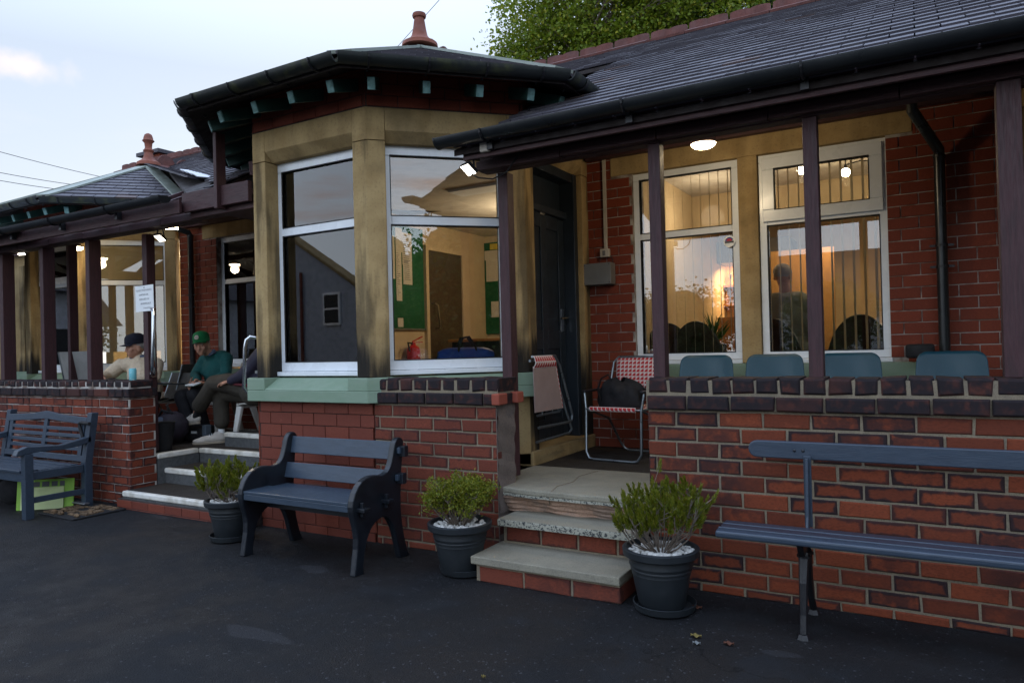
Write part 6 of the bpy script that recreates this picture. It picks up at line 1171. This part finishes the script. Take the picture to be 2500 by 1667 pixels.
face_bits(hh,RD,D); blob('hair',M['hair'],D,ells=[(Vector(hh)+RD@Vector((0,.02,.03)),(.084,.10,.085),RD)],voxel=.008,sm=2)
blob('shirt',M['greyshirt'],D,caps=chain([(-1.31,7.10,1.70,.085),(-1.37,7.15,1.45,.07),(-1.29,7.28,1.36,.05)])+chain([(-.92,7.08,1.70,.085),(-.86,7.15,1.45,.07),(-.92,7.3,1.36,.05)])+chain([(-1.22,7.1,1.73,.10),(-1.0,7.1,1.73,.10)]),ells=[((-1.11,7.1,1.55),(.21,.15,.25),rotm(0)),((-1.10,7.1,1.28),(.20,.155,.20),rotm(0))],voxel=.012,sm=4)
blob('trousers',M['beige'],D,caps=chain([(-1.18,7.1,1.18,.125),(-1.2,7.15,.9,.09),(-1.2,7.1,.64,.07)])+chain([(-1.02,7.1,1.18,.125),(-1.0,7.15,.9,.09),(-1.0,7.1,.64,.07)]),voxel=.014,sm=4)
for sx in (-1.2,-1.0): shoe(D,(sx,7.05,.575),(sx,7.30,.575),0,'black')
# plant in the room
PL=empty('house_plant',(-1.72,6.75,.56),0,'spiky green house plant showing above the tub chair in the bar room','plant'); MB().lathe((0,0,0),[(0,0),(.1,0),(.13,.8),(0,.8)],16,cap=False).build('pot',M['pot'],PL,local=True)
b=MB()
for i in range(34):
    a=random.uniform(0,6.28); q=Vector((0,0,.8)); d=Vector((math.cos(a)*.14,math.sin(a)*.14,random.uniform(.12,.26))); leaf(b,q,d,d.length*1.2,.03,(random.random(),random.random(),0,1))
b.build('foliage',LF_dark,PL,local=True)
# window sticker
WS=empty('window_sticker',(-1.365,5.985,2.20),0,'round red, white and blue sticker in the top corner of the bar-room window','sticker')
def disc(r,y,m,n=24,a0=0,a1=6.2832,name='disc'): MB().add([(0,y,0)]+[(r*math.cos(a0+(a1-a0)*i/n),y,r*math.sin(a0+(a1-a0)*i/n)) for i in range(n+1)],[(0,i+1,i+2) for i in range(n)]).build(name,M[m],WS,local=True)
disc(.048,0,'white_paper'); disc(.034,-.001,'blue',12,.3,3.0,'blue_half'); disc(.024,-.002,'red',12,.2,2.9,'red_half'); MB().box(-.036,.036,-.0035,-.003,-.014,.002).build('dark_bar',M['ink'],WS,local=True)
# vertical blinds
def blind(F,u0,u1,z0,z1,dep,pitch,ang,label,w=.089,grp=None,skip=(),m='blind'):
    o,u,n=F; b=MB(); x=u0+pitch/2
    while x<u1:
        c=o+u*x-n*dep; d=Vector((math.cos(ang),math.sin(ang),0)); a=c-d*w/2; e_=c+d*w/2; q=d.cross(Vector((0,0,1)))*.0008
        if not any(s0<x<s1 for s0,s1 in skip): b.hexa([a-q+Vector((0,0,z0)),e_-q+Vector((0,0,z0)),e_+q+Vector((0,0,z0)),a+q+Vector((0,0,z0)),a-q+Vector((0,0,z1)),e_-q+Vector((0,0,z1)),e_+q+Vector((0,0,z1)),a+q+Vector((0,0,z1))])
        x+=pitch
    r=b.build('vertical_blind',M[m]); tag(r,label,'blind'); 
    h_=MB(); A_=o+u*u0-n*(dep); B_=o+u*u1-n*(dep); h_.bar(A_+Vector((0,0,z1+.02)),B_+Vector((0,0,z1+.02)),.04,.03); h_.build('head_rail',M['whitepl'],r); return r
pi=math.pi
blind(F6,-2.15,-1.30,1.22,2.84,.20,.078,math.atan2(1,-.30),'open vertical blind seen edge-on behind the left-hand bar-room window')
blind(F6,-1.12,-.22,1.22,2.84,.20,.078,math.atan2(1,-.26),'open vertical blind behind the right-hand bar-room window')
blind(F6,-7.72,-6.82,1.22,2.84,.22,.080,math.radians(-6),'closed cream vertical blind in the window behind the green-capped man')
blind(F6,-6.64,-5.76,1.22,2.84,.22,.080,math.radians(-6),'closed cream vertical blind in the window hidden behind the stone bay')
Fb=fr((-9.305,5.064),(1,1),(1,-1)); blind(Fb,.14,1.06,1.45,2.88,.26,.082,math.radians(45+16),'half-open cream vertical blind behind the far bay window beside the cream-sweatered man',w=.085)
b=MB()
for i in range(11):
    if i in (1,3,4,6,9): continue
    x=.16+i*.082; c=Fb[0]+Fb[1]*x-Fb[2]*.262; d=Vector((math.cos(math.radians(61)),math.sin(math.radians(61)),0)); b.hexa([c-d*.042+Vector((0,0,1.2)),c+d*.042+Vector((0,0,1.2)),c+d*.042+Vector((.001,0,1.2)),c-d*.042+Vector((.001,0,1.2)),c-d*.042+Vector((0,0,1.449)),c+d*.042+Vector((0,0,1.449)),c+d*.042+Vector((.001,0,1.449)),c-d*.042+Vector((.001,0,1.449))])
tag(b.build('vertical_blind',M['blind']),'lower ends of the broken blind vanes in the far bay window','blind')
Fa=FRONT(-10.495,5.064); 
b=MB(); b.fbox(Fa,.12,1.08,.24,.245,2.40,2.9); tag(b.build('roller_blind',M['blind']),'pale roller blind in the front window of the far bay','blind')
lamp_light('left_room_lamp',(-7.2,7.6,2.5),'POINT',50,(1,.80,.52),.15); lamp_light('far_bay_lamp',(-9.6,7.4,2.5),'POINT',60,(1,.80,.52),.15)
lamp_light('main_room_lamp',(.9,8.0,2.6),'POINT',20,(1,.80,.56),.12); lamp_light('main_room_lamp',(-1.9,7.6,2.7),'POINT',10,(1,.80,.56),.12)
# ---------------------------------------------------------------- overhead wires
def wire(a,b,sag,r,label):
    a=Vector(a); b=Vector(b); o=MB().tube([a.lerp(b,i/12)-Vector((0,0,sag*4*(i/12)*(1-i/12))) for i in range(13)],r,5).build('overhead_wire',M['cable']); tag(o,label,'wire','overhead wires')
def dirpt(sx,sy,dist):
    d=fw+rt*((sx-1250)/1742.5)-up2*((sy-833.5)/1742.5); return Vector((0,0,1.37))+d*dist
for i,(p,q) in enumerate((((-40,360),(420,465)),((-40,414),(350,468)),((-40,434),(330,478)))):
    P_,Q_=dirpt(*p,26),dirpt(*q,34); wire(P_,Q_,.12,.012,('upper','middle','lowest')[i]+' thin wire of the three crossing the sky left of the far bay roof')
wire(dirpt(1100,-30,24),dirpt(930,160,30),0,.011,'thin dark wire crossing the sky behind the terracotta finial of the near bay')
# ---------------------------------------------------------------- trees
def tree(name,base,H,crown,nl,label,lm,seed,ls=.10,nb=40,trunk=.22,clump=26,cs=.34,core=None):
    random.seed(seed); t=empty(name,base,0,label,'tree'); b=MB(); B=Vector(base)
    b.tube([(0,0,0),(.1,.05,H*.3),(-.1,.1,H*.55),(.05,0,H*.85)],[trunk,trunk*.8,trunk*.5,trunk*.15],9)
    cl=[]
    for (cx,cy,cz,rx,ry,rz,wt) in crown:
        for i in range(int(nl*wt)):
            d=Vector((random.gauss(0,1),random.gauss(0,1),random.gauss(0,1))).normalized(); r=(random.uniform(.15,1)**.45)
            p=Vector((cx+d.x*rx*r,cy+d.y*ry*r,cz+d.z*rz*r)); 
            k=math.sin(p.x*1.7+seed)*math.sin(p.y*1.9)*math.sin(p.z*2.1+1)
            if k>.22 : continue
            cl.append(p)
    for p in random.sample(cl,min(nb,len(cl))):
        z0=min(H*.8,max(H*.2,p.z-random.uniform(.8,2.2))); s_=Vector((0,0,z0)); m_=s_.lerp(p,.55)+Vector((random.uniform(-.3,.3),random.uniform(-.3,.3),random.uniform(.1,.5)))
        b.tube([s_,m_,p],[.07,.035,.010],6)
        for j in range(6): q=random.choice(cl); 
        for j in range(5):
            e_=p+Vector((random.gauss(0,.5),random.gauss(0,.5),random.gauss(.1,.4))); b.tube([m_.lerp(p,random.uniform(.3,.9)),e_],[.014,.005],4)
    b.build('trunk',M['twig'],t,local=True,smooth=True)
    if core:  # solid dark lumps added to stop mirrored sky showing through the crown
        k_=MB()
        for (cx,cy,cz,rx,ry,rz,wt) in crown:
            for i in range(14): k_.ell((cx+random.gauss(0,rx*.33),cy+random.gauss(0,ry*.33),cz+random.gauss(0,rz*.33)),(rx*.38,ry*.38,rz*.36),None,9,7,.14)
        k_.build('sky_block_core',core,t,local=True)
    lf=MB()
    for p in cl:
        tone=random.random()
        for j in range(clump):
            q=p+Vector((random.gauss(0,cs),random.gauss(0,cs),random.gauss(0,cs*.55))); l_=ls*random.uniform(.7,1.25)
            leaf(lf,q,Vector((random.gauss(0,1),random.gauss(0,1),random.gauss(-.1,.6))),l_,l_*.75,(min(1,tone*.7+random.random()*.3),random.random(),0,1))
    lf.build('crown',lm,t,local=True); return t
tree('sycamore_tree',(-9.6,22,0),14,[(.4,0,12.6,3.6,2.2,2.9,.5),(3.0,.3,12.4,3.2,2.2,2.8,.35),(-1.3,-.3,11.4,1.8,1.6,1.6,.15)],2300,'yellow-green leafy tree rising behind the ridge of the long slate roof','x' if 0 else LF_tree,2,ls=.12,clump=30,cs=.28)
tree('sycamore_tree',(-3.6,25,0),16,[(-.6,0,13.4,5.4,2.4,3.0,.75),(-3.6,0,13.6,2.8,2.2,3.0,.25)],2000,'darker green tree at the top right behind the slate ridge',LF_dark,8,ls=.13,clump=30,cs=.3)
# things behind the camera that the glass mirrors
random.seed(3)
HG=empty('house',(-19,-12,0),0,'grey rendered gabled house facing the pavilion, mirrored in the near bay window','house')
MB().prism([(-23.3,-8,0),(-14.7,-8,0),(-14.7,-8,3.3),(-19,-8,5.95),(-23.3,-8,3.3)],(0,-.4,0)).build('wall',M['grey_rendered'],HG)
for sg in (-1,1): MB().bar((-19,-8.2,6.02),(-19+sg*4.5,-8.2,3.27),.5,.09).build('coping',M['stone'],HG)
w_=MB(); Fh=fr((-14.9,-8),(1,0),(0,1)); w_.box(-16.0,-15.3,-8.0,-7.94,2.2,3.2); wo_=w_.build('window',M['upvc'],HG); MB().box(-15.93,-15.37,-7.94,-7.93,2.27,2.67).build('pane',M['gasket'],wo_); MB().box(-15.93,-15.37,-7.94,-7.93,2.73,3.13).build('pane',M['gasket'],wo_)
for x in (-17.5,-16.9,-18.4): MB().tube([(x,-7.93,0),(x,-7.93,3.9)],.05,8).build('downpipe',M['terra'],HG)
HW=empty('house',(-2,-26,0),0,'white bungalow with a dark roof beyond the trees, mirrored in the bar-room windows','house')
MB().box(-7,9,-32,-26,0,3.2).build('wall',M['whitewall'],HW); MB().prism([(-8,-25.6,3.2),(-8,-32.4,3.2),(-8,-29,6.0)],(18,0,0)).build('roof',M['redroof'],HW)
for x in (-5,-1,3,6.5): MB().box(x,x+1.4,-25.99,-25.93,1,2.3).build('window',M['gasket'],HW)
t2=tree('hedge_tree',(-9.5,-20,0),4.0,[(0,0,2.2,3.4,1.6,2.0,1)],330,'bushy tree across the yard, mirrored in the windows',LF_dark,12,ls=.16,nb=6,trunk=.12,clump=22,cs=.3,core=M['core_fill'])
t1=tree('broad_tree',(15,-7,0),6,[(0,0,3.4,3.6,3,2.9,1)],520,'tree across the yard to the right, mirrored in the angled bay window',LF_dark,13,ls=.17,nb=10,trunk=.2,clump=22,cs=.35,core=M['core_fill'])
dup(t1,(13.5,-12,0),1.1,'tree farthest right across the yard, mirrored in the angled bay window'); dup(t1,(17,-2,0),2.1,'tree beside the paved yard, level with the verandah on the right')
dup(t2,(-3.5,-21,0),1.9,'low bushy tree in front of the white bungalow'); dup(t2,(-15,-21,0),.9,'low bushy tree left of the white bungalow, mirrored in the bar-room windows'); dup(t2,(3,-20,0),2.9,'low bushy tree right of the bungalow door, mirrored in the bar-room windows')
HB2=empty('house',(24,-9,0),0,'unseen grey house added to darken the view mirrored in the angled bay window','house'); MB().box(21,28,-20,0,0,4.2).build('wall',M['brick_wall'] if 0 else M['grey_rendered'],HB2); MB().prism([(20.6,-20.5,4.2),(28.4,-20.5,4.2),(24.5,-20.5,6.8)],(0,21,0)).build('roof',M['redroof'],HB2)  # unseen house added so the angled pane mirrors something dark
for y in (-16,-11,-5): MB().box(20.93,20.99,y,y+1.4,1,2.3).build('window',M['gasket'],HB2)

TR2=empty('sky_block_terrace',(-31,-8,0),0,'unseen low grey terrace added to block the sky mirrored in the left verandah windows','house'); MB().box(-34,-28,-24,3,0,3.9).build('wall',M['grey_rendered'],TR2); MB().prism([(-34.4,-24.4,3.9),(-27.6,-24.4,3.9),(-31,-24.4,5.6)],(0,27.8,0)).build('roof',M['redroof'],TR2)  # out-of-view terrace added to keep bright sky out of the left panes
for y in (-21,-17,-13,-9,-5,-1):
    for z in (1,): MB().box(-28.04,-27.96,y,y+1.2,z,z+1.5).build('window',M['gasket'],TR2)
